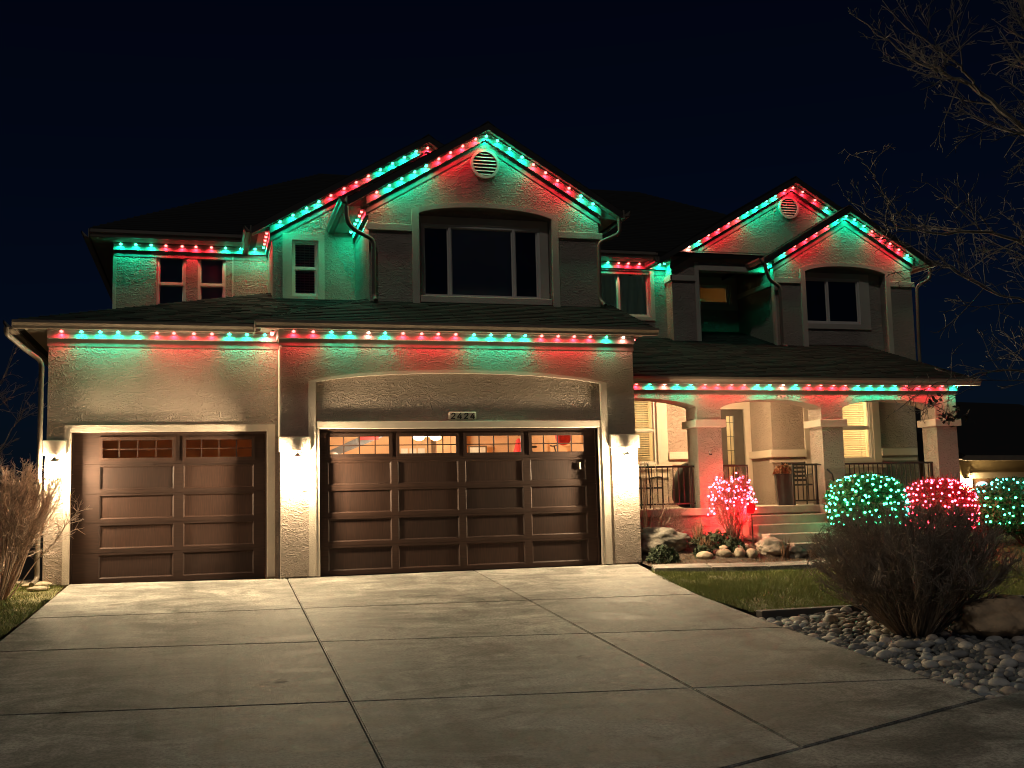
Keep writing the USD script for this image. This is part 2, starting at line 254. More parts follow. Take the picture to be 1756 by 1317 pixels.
for ci in range(3):
    for ri in range(4):
        yt = [-0.05, -3.2, -5.7, -8.5, -10.6]
        l0, l1 = xs_b[ci], xs_b[ci+1]
        pts = []
        for (fx, rr) in ((l0, ri), (l1, ri), (l1, ri+1), (l0, ri+1)):
            y = yt[rr]
            for _ in range(6): x = float(fx(y)); y = float(rows[rr](x + (0.02 if fx is l0 else -0.02)))
            pts.append((x, y))
        slab(Polygon(pts), 0.006 if ci else 0.009, f=plane)
pave = thing('sidewalk', 'pale concrete pavement crossing the foot of the driveway', kind='structure')
slab(Polygon([(-5.2, -13.4), (1.7, -11.03), (4.9, -9.88), (5.6, -9.66), (8.6, -9.35), (9.2, -11.4), (5.6, -12.0), (2.2, -13.0), (-4, -15.5)]), 0.012, pave, f=plane)
slab(Polygon([(-4, -15.55), (2.2, -13.05), (5.6, -12.05), (9.2, -11.45), (9.2, -16), (-4, -18)]), 0.012, pave, f=lambda x, y: np.maximum(plane(x, y), -0.95))
walk = thing('walkway', 'narrow concrete walkway from the driveway to the porch steps', kind='structure')
wk = [(5.66, -0.5), (6.6, -0.72), (7.55, -0.95), (8.3, -1.0), (9.6, -0.95)]
for i in range(4):
    a, b = wk[i], wk[i+1]; slab(Polygon([a, b, (b[0]-.25, b[1]-.72), (a[0]-.25, a[1]-.72)]), 0.006, walk, f=lambda x, y: g(x, y)*0+0.022+0.03*np.asarray(y))

# ---------------------------------------------------------------- the house
house = thing('house', 'two storey beige stucco house with garage doors, gables and covered porch', 'house')
def part(name, mesh, mat, parent=house, **k): return obj(name, mesh, mat, parent, **k)
GP = (0.36, 3.55)
def arch(xc, hw, z0, rise, n=24, zb=None):
    "outline of an arched opening with its foot at zb"
    t = np.linspace(0, 1, n+1); xs = xc - hw + 2*hw*t; zs = z0 + rise*np.sqrt(np.maximum(0, 1-((xs-xc)/hw*0.93)**2)) - rise*np.sqrt(1-.93**2)
    return Polygon([(xc-hw, zb)] + list(zip(xs, zs)) + [(xc+hw, zb)])
# lower storey: the two garage bays
part('wall', wall_y(rect(-4.27, -0.62, -0.15, 4.12).difference(rect(-3.90, -0.83, -0.3, 2.44)), 0.43), 'stucco')
garch = arch(2.47, 2.54, 3.22, 0.27, 28, 2.44)
part('wall', wall_y(rect(-0.62, 5.66, -0.15, 4.12).difference(unary_union([rect(0, 4.93, -0.3, 2.45), garch])), 0.0), 'stucco')
part('arch_panel', wall_y(garch.buffer(0.02).intersection(rect(-1, 6, 2.44, 4)), 0.028, 0.15), 'stucco')
part('wall', wall_x(rect(0.63, 9.0, -0.4, 4.12), -4.27), 'stucco')
part('wall', wall_x(rect(0.2, 0.43, -0.15, 4.12), -0.62, 0.15), 'stucco')
part('wall', wall_x(rect(0.2, 5.0, -0.15, 4.12), 5.46), 'stucco')
# pilaster thickening, caps and surrounds
for x0, x1, yf in ((-4.285, -4.0, 0.43), (-0.635, -0.18, 0.0), (5.18, 5.675, 0.0)):
    part('pilaster', B(x0, x1, yf-0.03, yf-0.003, 0.03, 2.07), 'stucco')
    part('pilaster_cap', MB().bbox(x0-0.035, x1+0.035, yf-0.085, yf-0.004, 2.07, 2.31, 0.012), 'trim_stucco')
band = arch(2.47, 2.65, 3.24, 0.33, 28, 0.02).difference(arch(2.47, 2.53, 3.22, 0.27, 28, -1)); band = band.difference(rect(-0.06, 5.0, -1, 2.5))
part('arch_trim', wall_y(band.buffer(0.0005), -0.042, 0.05), 'trim_stucco')
part('door_header', MB().bbox(-0.052, 4.998, -0.03, 0.12, 2.44, 2.565), 'trim_paint')
part('door_jamb', MB().bbox(-0.06, 0.0, -0.025, 0.16, 0.01, 2.437, 0.006), 'trim_paint'); part('door_jamb', MB().bbox(4.93, 5.0, -0.025, 0.16, 0.01, 2.437, 0.006), 'trim_paint')
part('door_surround', wall_y(rect(-4.0, -0.70, 0.02, 2.55).difference(rect(-3.90, -0.83, -1, 2.44)), 0.385, 0.05), 'trim_stucco')
part('corner_board', B(-0.648, -0.622, -0.012, 0.38, 2.33, 3.80), 'trim_paint')

def garage_door(x0, w, cols, yf, label):
    d = sub('garage_door', house); tag(stage.GetPrimAtPath(d), label=label)
    H = 2.43; rows_h = [(1.94, 2.40)] + [(1.94-0.475*(i+1)+.0, 1.94-0.475*i) for i in range(4)]
    slabp = rect(x0, x0+w, 0.012, H); holes = []
    for (c0, c1) in cols:
        for r, (a, b) in enumerate(rows_h):
            holes.append((r, rect(x0+c0, x0+c1, a+0.045, b-0.055)))
    face = slabp.difference(unary_union([h for _, h in holes]))
    for i in range(5): # section joints
        zj = [1.915, 1.44, 0.965, 0.49, -1][i]; face = face.difference(rect(x0-1, x0+w+1, zj, zj+0.006))
    obj('door_face', MB().extr(face, 0.035, (0, yf, 0), X, Z, Y), 'door_rail', d)
    back = slabp.difference(unary_union([h.buffer(-.01) for r, h in holes if r == 0]))
    obj('door_back', MB().extr(back, 0.02, (0, yf+0.036, 0), X, Z, Y), 'door_wood', d)
    for r, h in holes:
        a, c, b, e = h.bounds
        fr = h.buffer(0.012, join_style=2).difference(h.buffer(-0.022, join_style=2))
        if r == 0:
            m = MB().extr(h.buffer(0.02, join_style=2).difference(h.buffer(-0.035, join_style=2)), 0.024, (0, yf-0.016, 0), X, Z, Y)
            obj('window_frame', m, 'door_wood', d)
            mm = MB()
            for k in (1, 2, 3):
                xm = a + (b-a)*k/4; mm.box(xm-.009, xm+.009, yf+0.004, yf+0.02, c+.03, e-.03)
            mm.box(a+.03, b-.03, yf+0.0055, yf+0.0185, (c+e)/2-.008, (c+e)/2+.008)
            obj('muntin', mm, 'door_wood', d)
            obj('pane', B(a+.004, b-.004, yf+0.022, yf+0.027, c+.004, e-.004), 'glass', d)
        else:
            p = MB().extr(h.buffer(-0.0225, join_style=2), 0.012, (0, yf+0.020, 0), X, Z, Y)
            mo = []
            o, i_ = (a+.0005, c+.0005, b-.0005, e-.0005), (a+.022, c+.022, b-.022, e-.022)
            vo = [(o[0], yf+.001, o[1]), (o[2], yf+.001, o[1]), (o[2], yf+.001, o[3]), (o[0], yf+.001, o[3])]; vi = [(i_[0], yf+.0205, i_[1]), (i_[2], yf+.0205, i_[1]), (i_[2], yf+.0205, i_[3]), (i_[0], yf+.0205, i_[3])]
            f = []
            for k in range(4): n = (k+1) % 4; f += [[k, n, 4+n], [k, 4+n, 4+k]]
            p.add(vo+vi, f)
            obj('panel', p, 'door_wood', d)
    obj('bottom_seal', B(x0, x0+w, yf+0.002, yf+0.045, -0.02, 0.0115), 'black_metal', d)
    for xx in (x0-0.028, x0+w+0.003): obj('stop_moulding', B(xx, xx+0.025, yf-0.03, yf+0.03, 0.0, H+.005), 'door_rail', d)
    obj('stop_moulding', B(x0-0.028, x0+w+0.028, yf-0.031, yf+0.03, H-.02, H+.008), 'door_rail', d)
    return d
garage_door(-3.872, 3.014, [(0.40, 1.55), (1.70, 2.83)], 0.53, 'single garage door of reddish brown wood, left bay')
gd = garage_door(0.028, 4.874, [(0.12, 1.19), (1.30, 2.36), (2.48, 3.53), (3.66, 4.70)], 0.10, 'double garage door of dark brown wood with lit window row')
obj('handle', B(4.60, 4.625, 0.075, 0.1, 1.70, 1.82), 'trim_paint', gd)
# number plaque
pq = part('number_plaque', MB().bbox(2.205, 2.705, -0.012, 0.029, 2.58, 2.725, 0.02), 'plaque', label='pale plaque reading 2424')
for k, ch in enumerate('2424'):
    t = meshkit.text_mesh(ch, 0.10, 0.010, True); v = np.asarray(t.vertices); v = v - [v[:, 0].mean()*0 + (v[:, 0].min()+v[:, 0].max())/2, 0, 0]
    vv = np.stack([2.282+k*0.115+v[:, 0]*1.12+v[:, 1]*.12, -0.0125-v[:, 2], 2.602+v[:, 1]], -1)
    obj('digit', (vv, np.asarray(t.faces)), 'black_metal', pq)

# upper storey walls
def gable(xl, xr, zb, xa, za, pitch, zmin=None):
    pts = [(xl, zb), (xr, zb), (xr, za-pitch*(xr-xa)), (xa, za), (xl, za-pitch*(xa-xl))]; return Polygon(pts)
UY, LGY, CGY, RGY, R2Y, PY = 4.85, 3.2, 1.25, 4.5, 4.1, 1.0
LGA, CGA, RGA, R2A = (2.55, 8.56, .588), (3.3, 8.20, .60), (11.78, 8.62, .58), (12.94, 7.86, .585)
holes = unary_union([rect(-2.82, -2.24, 5.2, 6.42), rect(-2.0, -1.44, 5.2, 6.42)])
part('wall', wall_y(rect(-3.64, -0.57, 4.0, 6.62).difference(holes), UY), 'stucco')
part('wall', wall_x(rect(UY+.2, 14, 3.5, 6.62), -3.64), 'stucco')
part('wall', wall_y(gable(-0.57, 5.64, 4.2, *LGA).difference(rect(-0.2, 0.32, 5.3, 6.43)), LGY), 'stucco')
part('wall', wall_x(rect(LGY+.2, UY, 4.2, 6.6), -0.57), 'stucco')
carch = arch(3.28, 1.30, 6.56, 0.25, 24, 4.6)
part('wall', wall_y(gable(1.05, 5.55, 4.2, *CGA).difference(carch), CGY), 'stucco')
part('arch_panel', wall_y(carch.buffer(.05).difference(rect(2.06, 4.40, 5.0, 6.42)), CGY+0.201, 0.1), 'stucco')
part('wall', wall_x(rect(CGY+.2, LGY, 4.2, 6.62), 1.05), 'stucco'); part('wall', wall_x(rect(CGY+.2, 4.0, 4.2, 6.62), 5.35), 'stucco')
part('wall', wall_y(rect(5.3, 8.56, 3.4, 6.62).difference(rect(6.6, 8.15, 5.35, 6.43)), UY), 'stucco')
lopen = Polygon([(9.22, 4.0), (9.22, 6.50), (11.2, 6.50), (11.2, 4.0)])
part('wall', wall_y(gable(8.55, 14.6, 4.3, *RGA).difference(lopen), RGY), 'stucco')
part('wall', wall_x(rect(RGY+.2, UY+.1, 4.3, 6.62), 8.55), 'stucco')
part('wall', wall_y(rect(9.0, 11.2, 4.5, 7.0).difference(rect(9.5, 10.80, 5.93, 6.42)), 6.0), 'stucco')
part('ceiling', B(9.0, 11.2, RGY+.2, 6.0, 6.9, 6.95), 'soffit')
part('wall', wall_x(rect(RGY+.2, 6.0, 4.3, 6.9), 9.02), 'stucco')
rarch = arch(12.86, 1.09, 6.40, 0.24, 24, 4.3)
part('wall', wall_y(gable(11.0, 14.7, 4.3, *R2A).difference(rarch), R2Y), 'stucco')
part('arch_panel', wall_y(rarch.buffer(.05).difference(rect(11.86, 13.36, 5.19, 6.30)), R2Y+0.201, 0.1), 'stucco')
part('wall', wall_x(rect(R2Y+.2, 6.0, 4.3, 6.62), 11.0), 'stucco'); part('wall', wall_x(rect(R2Y+.2, 12, -0.2, 6.62), 14.5), 'stucco')
# surrounds of the arched windows, belts and corner boards
def surround(xc, hw, w, z0, rise, zb, yf, drop=None):
    b = arch(xc, hw+w, z0+w*.55, rise+.02, 24, zb).difference(arch(xc, hw, z0, rise, 24, zb-1)); return part('arch_trim', wall_y(b.buffer(.0005), yf-0.05, 0.052), 'trim_stucco')
surround(3.28, 1.30, 0.13, 6.56, 0.25, 4.75, CGY); surround(12.86, 1.09, 0.12, 6.40, 0.24, 4.45, R2Y)
for a, b, yf, z in ((1.0, 1.848, CGY, 6.20), (4.712, 5.62, CGY, 6.20), (8.5, 9.13, RGY, 6.16), (10.95, 11.648, R2Y, 6.10), (14.072, 14.76, R2Y, 6.10)):
    part('belt_board', MB().bbox(a, b, yf-0.045, yf-.003, z, z+0.13, .006), 'trim_stucco')
part('belt_board', MB().bbox(8.505, 8.548, RGY-.045, UY-.01, 6.16, 6.29, .006), 'trim_stucco')
part('belt_board', MB().bbox(10.955, 10.998, R2Y+.15, 5.99, 6.05, 6.17, .006), 'trim_stucco')
part('corner_board', MB().bbox(9.13, 9.235, RGY-.03, RGY+.18, 4.6, 6.62, .006), 'trim_stucco')
part('corner_board', MB().bbox(10.96, 10.998, R2Y-.004, R2Y+.14, 4.5, 6.6, .006), 'trim_stucco')
part('opening_header', MB().bbox(9.236, 10.95, RGY-.035, RGY+.19, 6.42, 6.56, .008), 'trim_stucco')
part('window_surround', wall_y(rect(-0.38, 0.44, 5.19, 6.56).difference(rect(-0.2, 0.32, 5.3, 6.43)), LGY-.04, .042), 'trim_stucco')
part('corner_board', B(-3.665, -3.60, UY-.03, UY+.05, 4.9, 6.34), 'trim_stucco'); part('corner_board', B(-1.31, -1.28, UY-.02, UY-.002, 5.2, 6.48), 'trim_stucco')
part('trim_panel', B(-2.92, -1.32, UY-.018, UY-.002, 6.425, 6.47), 'trim_stucco')

def window(x0, x1, z0, z1, yf, layout, inner='room_shade', name='window', frame='frame_white', fw=0.05, depth=0.11, **k):
    "layout: list of upright mullion fractions, and 'h' for a meeting rail"
    w = sub(name, house); tag(stage.GetPrimAtPath(w), **k)
    o = rect(x0, x1, z0, z1); cells = [o.buffer(-fw, join_style=2)]
    a, c, b, e = cells[0].bounds
    ups = [t for t in layout if t != 'h']; xs = [a] + [x0+(x1-x0)*t for t in ups] + [b]; zs = [c, e] if 'h' not in layout else [c, (c+e)/2, e]
    cells = []
    for i in range(len(xs)-1):
        for j in range(len(zs)-1):
            l = xs[i] + (0.025 if i else 0); r = xs[i+1] - (0.025 if i < len(xs)-2 else 0); bt = zs[j] + (.022 if j else 0); tp = zs[j+1] - (.022 if j < len(zs)-2 else 0)
            cells.append((rect(l, r, bt, tp), j))
    obj('frame', MB().extr(o.difference(unary_union([q for q, _ in cells])), depth*.8, (0, yf-0.02, 0), X, Z, Y), frame, w)
    for q, j in cells:
        l, bt, r, tp = q.bounds
        obj('sash', MB().extr(q.difference(q.buffer(-.022, join_style=2)), 0.03, (0, yf+0.012, 0), X, Z, Y), frame, w)
        obj('pane', B(l+.015, r-.015, yf+0.022, yf+0.028, bt+.015, tp-.015), 'glass', w)
    if inner: obj('blind', B(x0+.01, x1-.01, yf+depth, yf+depth+.01, z0+.01, z1-.01), inner, w)
    return w
def slats(x0, x1, z0, z1, y, parent, mat='slat', step=0.052, tilt=0.55, chord=.05):
    m = MB(); z = z0
    while z < z1:
        dy, dz = chord/2*math.cos(tilt), chord/2*math.sin(tilt)
        v = [(x0, y-dy, z-dz), (x1, y-dy, z-dz), (x1, y+dy, z+dz), (x0, y+dy, z+dz)]; v += [(a, b, c+.003) for a, b, c in v]
        m.add(v, BOXF); z += step
    for xx in (x0+.12, (x0+x1)/2, x1-.12): m.box(xx-.003, xx+.003, y-.003, y+.003, z0, z1)
    obj('blind_slats', m, mat, parent, kind='stuff')
window(-2.82, -2.24, 5.2, 6.42, UY+.05, ['h'], 'blind_dark', label='left of the two narrow sash windows under the eave')
window(-2.0, -1.44, 5.2, 6.42, UY+.05, ['h'], 'blind_dark', label='right of the two narrow sash windows under the eave')
w = window(-0.2, 0.32, 5.3, 6.43, LGY+.03, ['h'], 'room_shade', label='sash window with closed blinds in the left gable'); slats(-.15, .27, 5.34, 6.39, LGY+.105, w, 'curtain')
w = window(2.06, 4.40, 5.0, 6.42, CGY+.20, [.235, .775], 'room_shade', fw=.055, label='wide three part window under the centre gable arch')
obj('roller_blind', B(2.66, 3.85, CGY+.285, CGY+.29, 5.06, 6.36), 'blind_dark', w)
part('window_sill', MB().bbox(2.0, 4.56, CGY-.02, CGY+.3, 4.87, 5.0, .01), 'trim_stucco')
part('window_surround', wall_y(rect(2.0, 4.56, 5.0, 6.56).difference(rect(2.06, 4.40, 5.0, 6.42)), CGY+.16, .05), 'trim_stucco')
w = window(6.6, 8.15, 5.35, 6.43, UY+.05, [.50], None, label='sliding window with pale curtains beside the centre gable')
cm = MB(); n = 90; xs = np.linspace(6.62, 8.13, n); yy = UY+.22 + .022*np.sin(xs*46) + .012*np.sin(xs*17+1)
v = np.concatenate([np.stack([xs, yy, np.full(n, 5.3)], -1), np.stack([xs, yy, np.full(n, 6.36)], -1)]); cm.add(v, [t for i in range(n-1) for t in ([i, i+1, n+i+1], [i, n+i+1, n+i])]); obj('curtain', cm, 'curtain', w, smooth=True)

part('window_surround', wall_y(rect(6.5, 8.25, 5.27, 6.47).difference(rect(6.6, 8.15, 5.35, 6.43)), UY-.03, .032), 'trim_stucco')
window(11.86, 13.36, 5.19, 6.30, R2Y+.2, [.42], 'room_shade', label='dark two part window under the right gable arch')
part('window_surround', wall_y(rect(11.78, 13.62, 5.07, 6.42).difference(rect(11.86, 13.36, 5.19, 6.30)), R2Y+.165, .05), 'trim_stucco')
w = window(9.5, 10.80, 5.93, 6.42, 6.05, [], None, label='small amber lit window at the back of the recess')
part('window_surround', wall_y(rect(9.4, 10.99, 5.78, 6.60).difference(rect(9.5, 10.80, 5.93, 6.42)), 5.965, .034), 'trim_stucco')

# ---------------------------------------------------------------- roofs
def roof(poly, f, th=0.10, name='roof', shingle=None, mat='shingle'):
    "plan polygon lifted to height f(x, y); shingle = (uphill unit vector, pitch, tab width)"
    e = trimesh.creation.extrude_polygon(poly, 1.0, engine='earcut'); v = np.asarray(e.vertices).copy()
    v[:, 2] = f(v[:, 0], v[:, 1]) + np.where(v[:, 2] > .5, 0, -th); r = part(name, (v, np.asarray(e.faces)), mat)
    if shingle:
        up, pitch, tab = np.array(shingle[0], float), shingle[1], shingle[2]; al = np.array([-up[1], up[0]])
        pts = np.array(poly.exterior.coords); s = pts @ up; u = pts @ al; ex = 0.14/math.hypot(1, pitch)
        V, F, n = [], [], 0; rr = np.random.default_rng(int(abs(pts.sum())*100) % 9999)
        row = s.min()
        while row < s.max()-.01:
            mid = row + ex/2
            ln = LineString([up*mid + al*(u.min()-1), up*mid + al*(u.max()+1)]).intersection(poly)
            if not ln.is_empty and ln.length > .05:
                for seg in getattr(ln, 'geoms', [ln]):
                    c = np.array(seg.coords) @ al; a, b = c.min(), c.max(); x = a - rr.random()*tab
                    while x < b:
                        w_ = tab*(.6+.8*rr.random()); l, r_ = max(x, a), min(x+w_-.004, b); x += w_
                        if r_-l < .02: continue
                        hgt = 0.010 + .010*rr.random(); lo = row-.008; hi = row+ex
                        P = [up*lo+al*l, up*lo+al*r_, up*hi+al*r_, up*hi+al*l]
                        z = [float(f(*q)) for q in P]
                        V += [(*P[0], z[0]+hgt), (*P[1], z[1]+hgt), (*P[2], z[2]+.004), (*P[3], z[3]+.004), (*P[0], z[0]-.002), (*P[1], z[1]-.002)]
                        F += [(n, n+1, n+2), (n, n+2, n+3), (n, n+4, n+5), (n, n+5, n+1), (n, n+3, n+4), (n+1, n+5, n+2)]; n += 6
            row += ex
        F = np.array(F)
        obj('shingles', (np.array(V), F if np.dot([0, 0, 1], np.cross([*al, 0], [*up, 0])) > 0 else F[:, ::-1]), mat, r, kind='stuff')
    return r
P1, P2, P3, PM = .325, .375, .327, .583
fL = lambda x, y: 4.17 + P1*(np.asarray(y)+.12); fR = lambda x, y: 4.16 + P2*(np.asarray(y)+.62); fP = lambda x, y: 3.43 + P3*(np.asarray(y)-.48)
roof(Polygon([(-4.72, -.12), (-1.06, -.12), (-1.06, .02), (1.06, 1.98), (1.06, 4.9), (.3, 4.9)]), fL, shingle=((0, 1), P1, .28))
roof(Polygon([(-4.72, -.12), (.3, 4.9), (.3, 9), (-4.72, 9)]), lambda x, y: 4.17+P1*(np.asarray(x)+4.72))
roof(Polygon([(-1.06, -.62), (5.86, -.62), (5.86, 3.3), (2.86, 3.3)]), fR, shingle=((0, 1), P2, .28))
roof(Polygon([(-1.06, -.62), (2.86, 3.3), (-1.06, 3.3)]).intersection(rect(-1.06, 1.06, -.7, 2.2)).difference(Polygon([(-1.06, .05), (1.06, 2.2), (-1.06, 2.2)])), lambda x, y: 4.16+P2*(np.asarray(x)+1.06), shingle=((1, 0), P2, .28))
roof(Polygon([(5.665, .48), (13.44, .48), (13.44, 6.0), (5.665, 6.0)]), fP, shingle=((0, 1), P3, .28))
fM = lambda x, y: 6.80 + PM*(np.asarray(y)-4.35)
MX0, MX1 = -4.08, 14.95; RY = 9.4; rz = 6.8 + PM*(RY-4.35)
roof(Polygon([(MX0, 4.35), (MX1, 4.35), (MX1-5.05, RY), (MX0+5.05, RY)]), fM, shingle=((0, 1), PM, .9))
roof(Polygon([(MX0, 4.35), (MX0+5.05, RY), (MX0+5.05, RY+.1), (MX0, 14.45)]), lambda x, y: 6.8+PM*(np.asarray(x)-MX0))
roof(Polygon([(MX1, 4.35), (MX1-5.05, RY), (MX1-5.05, RY+.1), (MX1, 14.45)]), lambda x, y: 6.8+PM*(MX1-np.asarray(x)))
roof(Polygon([(MX0+5.05, RY), (MX1-5.05, RY), (MX1, 14.45), (MX0, 14.45)]), lambda x, y: rz-PM*(np.asarray(y)-RY))
OV = 0.42
def gable_roof(A, hwl, hwr, yf, yb, oh=0.26, cutr=None):
    xa, za, p = A; zt = za + 0.125
    l, r_ = xa-hwl-OV, xa+hwr+OV
    if cutr: r_ = cutr
    roof(Polygon([(l, yf-oh), (xa, yf-oh), (xa, yb), (l, yb)]), lambda x, y: zt-p*np.abs(np.asarray(x)-xa), .075, shingle=((1, 0), p, .5))
    roof(Polygon([(xa, yf-oh), (r_, yf-oh), (r_, yb), (xa, yb)]), lambda x, y: zt-p*np.abs(np.asarray(x)-xa), .075, shingle=((-1, 0), p, .5))
    # soffit, rake boards, ridge cap
    z = lambda x, d=0: za - p*abs(x-xa) + d
    for s, e in ((l+.02, xa), (xa, r_-.02)):
        q = Polygon([(s, z(s)), (e, z(e)), (e, z(e, .03)), (s, z(s, .03))]); part('soffit', MB().extr(q, oh-.002, (0, yf-oh+.001, 0), X, Z, Y), 'soffit')
        q = Polygon([(s-.01 if s < xa else s, z(s, -.03)), (e, z(e, -.03)), (e, z(e, .105)), (s-.01 if s < xa else s, z(s, .105))]); part('rake_board', MB().extr(q, .028, (0, yf-oh-.028, 0), X, Z, Y), 'rake_shaded')
    rc = MB(); yy = yf-oh
    while yy < yb-.3:
        v = np.array([(xa-.13, yy, zt-.13*p+.012), (xa, yy, zt+.03), (xa+.13, yy, zt-.13*p+.012), (xa-.13, yy+.19, zt-.13*p+.004), (xa, yy+.19, zt+.018), (xa+.13, yy+.19, zt-.13*p+.004), (xa-.13, yy, zt-.13*p-.01), (xa+.13, yy, zt-.13*p-.01)])
        rc.add(v, [(0,1,4),(0,4,3),(1,2,5),(1,5,4),(0,6,1),(1,6,7),(1,7,2)]); yy += .18
    part('ridge_cap', rc, 'shingle')
gable_roof(CGA, 2.25, 2.25, CGY, 7.2); gable_roof(LGA, 3.12, 3.1, LGY, 8.0, cutr=5.55); gable_roof(RGA, 3.23, 2.9, RGY, 8.2); gable_roof(R2A, 1.94, 1.76, R2Y, 7.0)
KP = Polygon([(0, 0), (.085, 0), (.095, .04), (.125, .085), (.125, .13), (.108, .13), (.108, .092), (.078, .05), (.07, .016), (0, .016)])
def gutter(p0, p1, out, name='gutter'):
    p0, p1 = np.array(p0, float), np.array(p1, float); d = p1-p0; Ln = np.linalg.norm(d); d /= Ln
    m = MB().extr(KP, Ln, p0, out, Z, d)
    for q in (p0, p1-d*.004): m.extr(KP.convex_hull, .004, q, out, Z, d)
    return part(name, m, 'gutter')
def eave_box(x0, x1, y0, y1, z0, z1, mat='soffit', name='soffit'): return part(name, B(x0, x1, y0, y1, z0, z1), mat)
# garage eaves
eave_box(-4.70, -1.05, -.11, .43, 4.10, 4.125); part('fascia_board', B(-4.715, -1.06, -.135, -.111, 4.03, 4.16), 'fascia'); gutter((-4.72, -.136, 4.02), (-1.06, -.136, 4.02), -Y)
eave_box(-1.05, 5.85, -.61, 0, 4.10, 4.125); part('fascia_board', B(-1.06, 5.86, -.635, -.611, 4.03, 4.15), 'fascia'); gutter((-1.07, -.636, 4.015), (5.87, -.636, 4.015), -Y)
eave_box(-1.05, -.62, -.0, .43, 4.1005, 4.1245); part('fascia_board', B(-1.074, -1.051, -.61, .43, 4.03, 4.15), 'fascia')
eave_box(-4.70, -4.27, .43, 8.9, 4.10, 4.125); part('fascia_board', B(-4.735, -4.711, -.12, 9, 4.03, 4.16), 'fascia'); gutter((-4.736, -.12, 4.02), (-4.736, 9, 4.02), -X)
# porch eave
eave_box(5.665, 13.42, .5, 1.0, 3.37, 3.395); part('fascia_board', B(5.665, 13.43, .476, .499, 3.30, 3.42), 'fascia'); gutter((5.665, .475, 3.285), (13.45, .475, 3.285), -Y)
# main eaves
for a, b in ((MX0+.02, -1.0), (5.99, 8.1)):
    eave_box(a, b, 4.37, UY, 6.62, 6.645); part('fascia_board', B(a, b, 4.326, 4.349, 6.60, 6.78), 'fascia'); gutter((a, 4.325, 6.60), (b, 4.325, 6.60), -Y)
eave_box(MX0+.02, -3.64, UY, 14, 6.62, 6.645); part('fascia_board', B(MX0-.024, MX0-.001, 4.35, 14.4, 6.60, 6.78), 'fascia'); gutter((MX0-.025, 4.35, 6.60), (MX0-.025, 14.4, 6.60), -X)
# gable side eaves
def side_eave(xw, s, y0, y1, A, hw):
    zz = lambda x: A[1]-A[2]*abs(x-A[0]); xo = A[0]+s*(hw+OV-.02)
    part('eave_return', MB().extr(Polygon([(xw, 6.643), (xw-s*.005, zz(xw)-.002), (xo, zz(xo)-.002), (xo, min(6.643, zz(xo)-.01))]), .03, (0, y0-.033, 0), X, Z, Y), 'frieze')
    xe = A[0] + s*(hw+OV); zt = A[1] - A[2]*(hw+OV)
    part('soffit', B(min(xw, xe-s*.02), max(xw, xe-s*.02), y0, y1, 6.62, 6.642), 'soffit')
    part('fascia_board', B(min(xe, xe+s*.022), max(xe, xe+s*.022), y0-.3, y1, zt-.02, zt+.145), 'fascia'); gutter((xe+s*.023, y0-.33, zt+.0), (xe+s*.023, y1, zt+.0), s*X)
side_eave(1.05, -1, CGY, LGY, CGA, 2.25); side_eave(5.55, 1, CGY, LGY+1.2, CGA, 2.25); side_eave(-0.57, -1, LGY, UY, LGA, 3.12); side_eave(8.55, -1, RGY, UY, RGA, 3.23); side_eave(14.7, 1, R2Y, 6, R2A, 1.76); side_eave(11.0, -1, R2Y, RGY, R2A, 1.94)

# ---------------------------------------------------------------- frieze boards and the roof light strings
DOME = trimesh.creation.icosphere(1, 1.0); DV, DF = np.asarray(DOME.vertices), np.asarray(DOME.faces)
IC = trimesh.creation.icosahedron(); IV, IF = np.asarray(IC.vertices)/np.linalg.norm(IC.vertices[0]), np.asarray(IC.faces)
BM = {'G': 'bulb_green', 'R': 'bulb_red', 'W': 'bulb_pink'}
LED, LEDC = 1200.0, {'G': (0.004, 1.0, 0.52), 'R': (1.0, 0.016, 0.04), 'W': (1.0, 0.25, 0.2)}
def led(parent, q, c):   # the lens under each bulb throws its light downwards
    l = UsdLux.DiskLight.Define(stage, numbered(parent + '/lens')); l.CreateRadiusAttr(.016); l.CreateIntensityAttr(LED*(1.05 if c == 'R' else 0.7 if c == 'W' else 1.15)); l.CreateColorAttr(Gf.Vec3f(*LEDC[c])); l.AddTranslateOp().Set(Gf.Vec3d(*map(float, q)))
    sh = UsdLux.ShapingAPI.Apply(l.GetPrim()); sh.CreateShapingConeAngleAttr(38.0); sh.CreateShapingConeSoftnessAttr(0.5)
def string(label, segs):
    "segs: list of (start, end, colours, out vector): bulbs under the soffit in front of the frieze"
    s = thing('roof_light_string', label, 'string lights', group=None)
    for p0, p1, cols, out in segs:
        p0, p1, out = np.array(p0, float), np.array(p1, float), np.array(out, float); d = p1-p0; n = len(cols)
        o = out*0.056; dz = np.array([0, 0, -.012]); Ln = np.linalg.norm(d); dn = d/Ln
        side = out; up = np.cross(dn, side); up *= np.sign(up[2]) if abs(up[2]) > 1e-6 else 1
        obj('track', MB().extr(rect(-.022, .022, -.028, -.002), Ln, p0+o, side, up, dn), 'puck', s)
        for i, c in enumerate(cols):
            q = p0 + d*((i+.5+rng.uniform(-.05, .05))/n) + o - up*0.032
            v = IV*np.array([.033, .033, .033]) + q; obj('bulb', (v, IF), BM[c], s, smooth=True); led(s, q-[0, 0, .035], c)
    return s
def frieze_h(x0, x1, yw, zs, low=True, lowh=.12):
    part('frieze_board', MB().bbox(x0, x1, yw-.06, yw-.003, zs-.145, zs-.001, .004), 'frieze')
    if low: part('frieze_board', B(x0, x1, yw-.010, yw-.002, zs-.145-lowh, zs-.146), 'fascia')  # smooth lower board, coloured dark to carry the shadow of the frieze
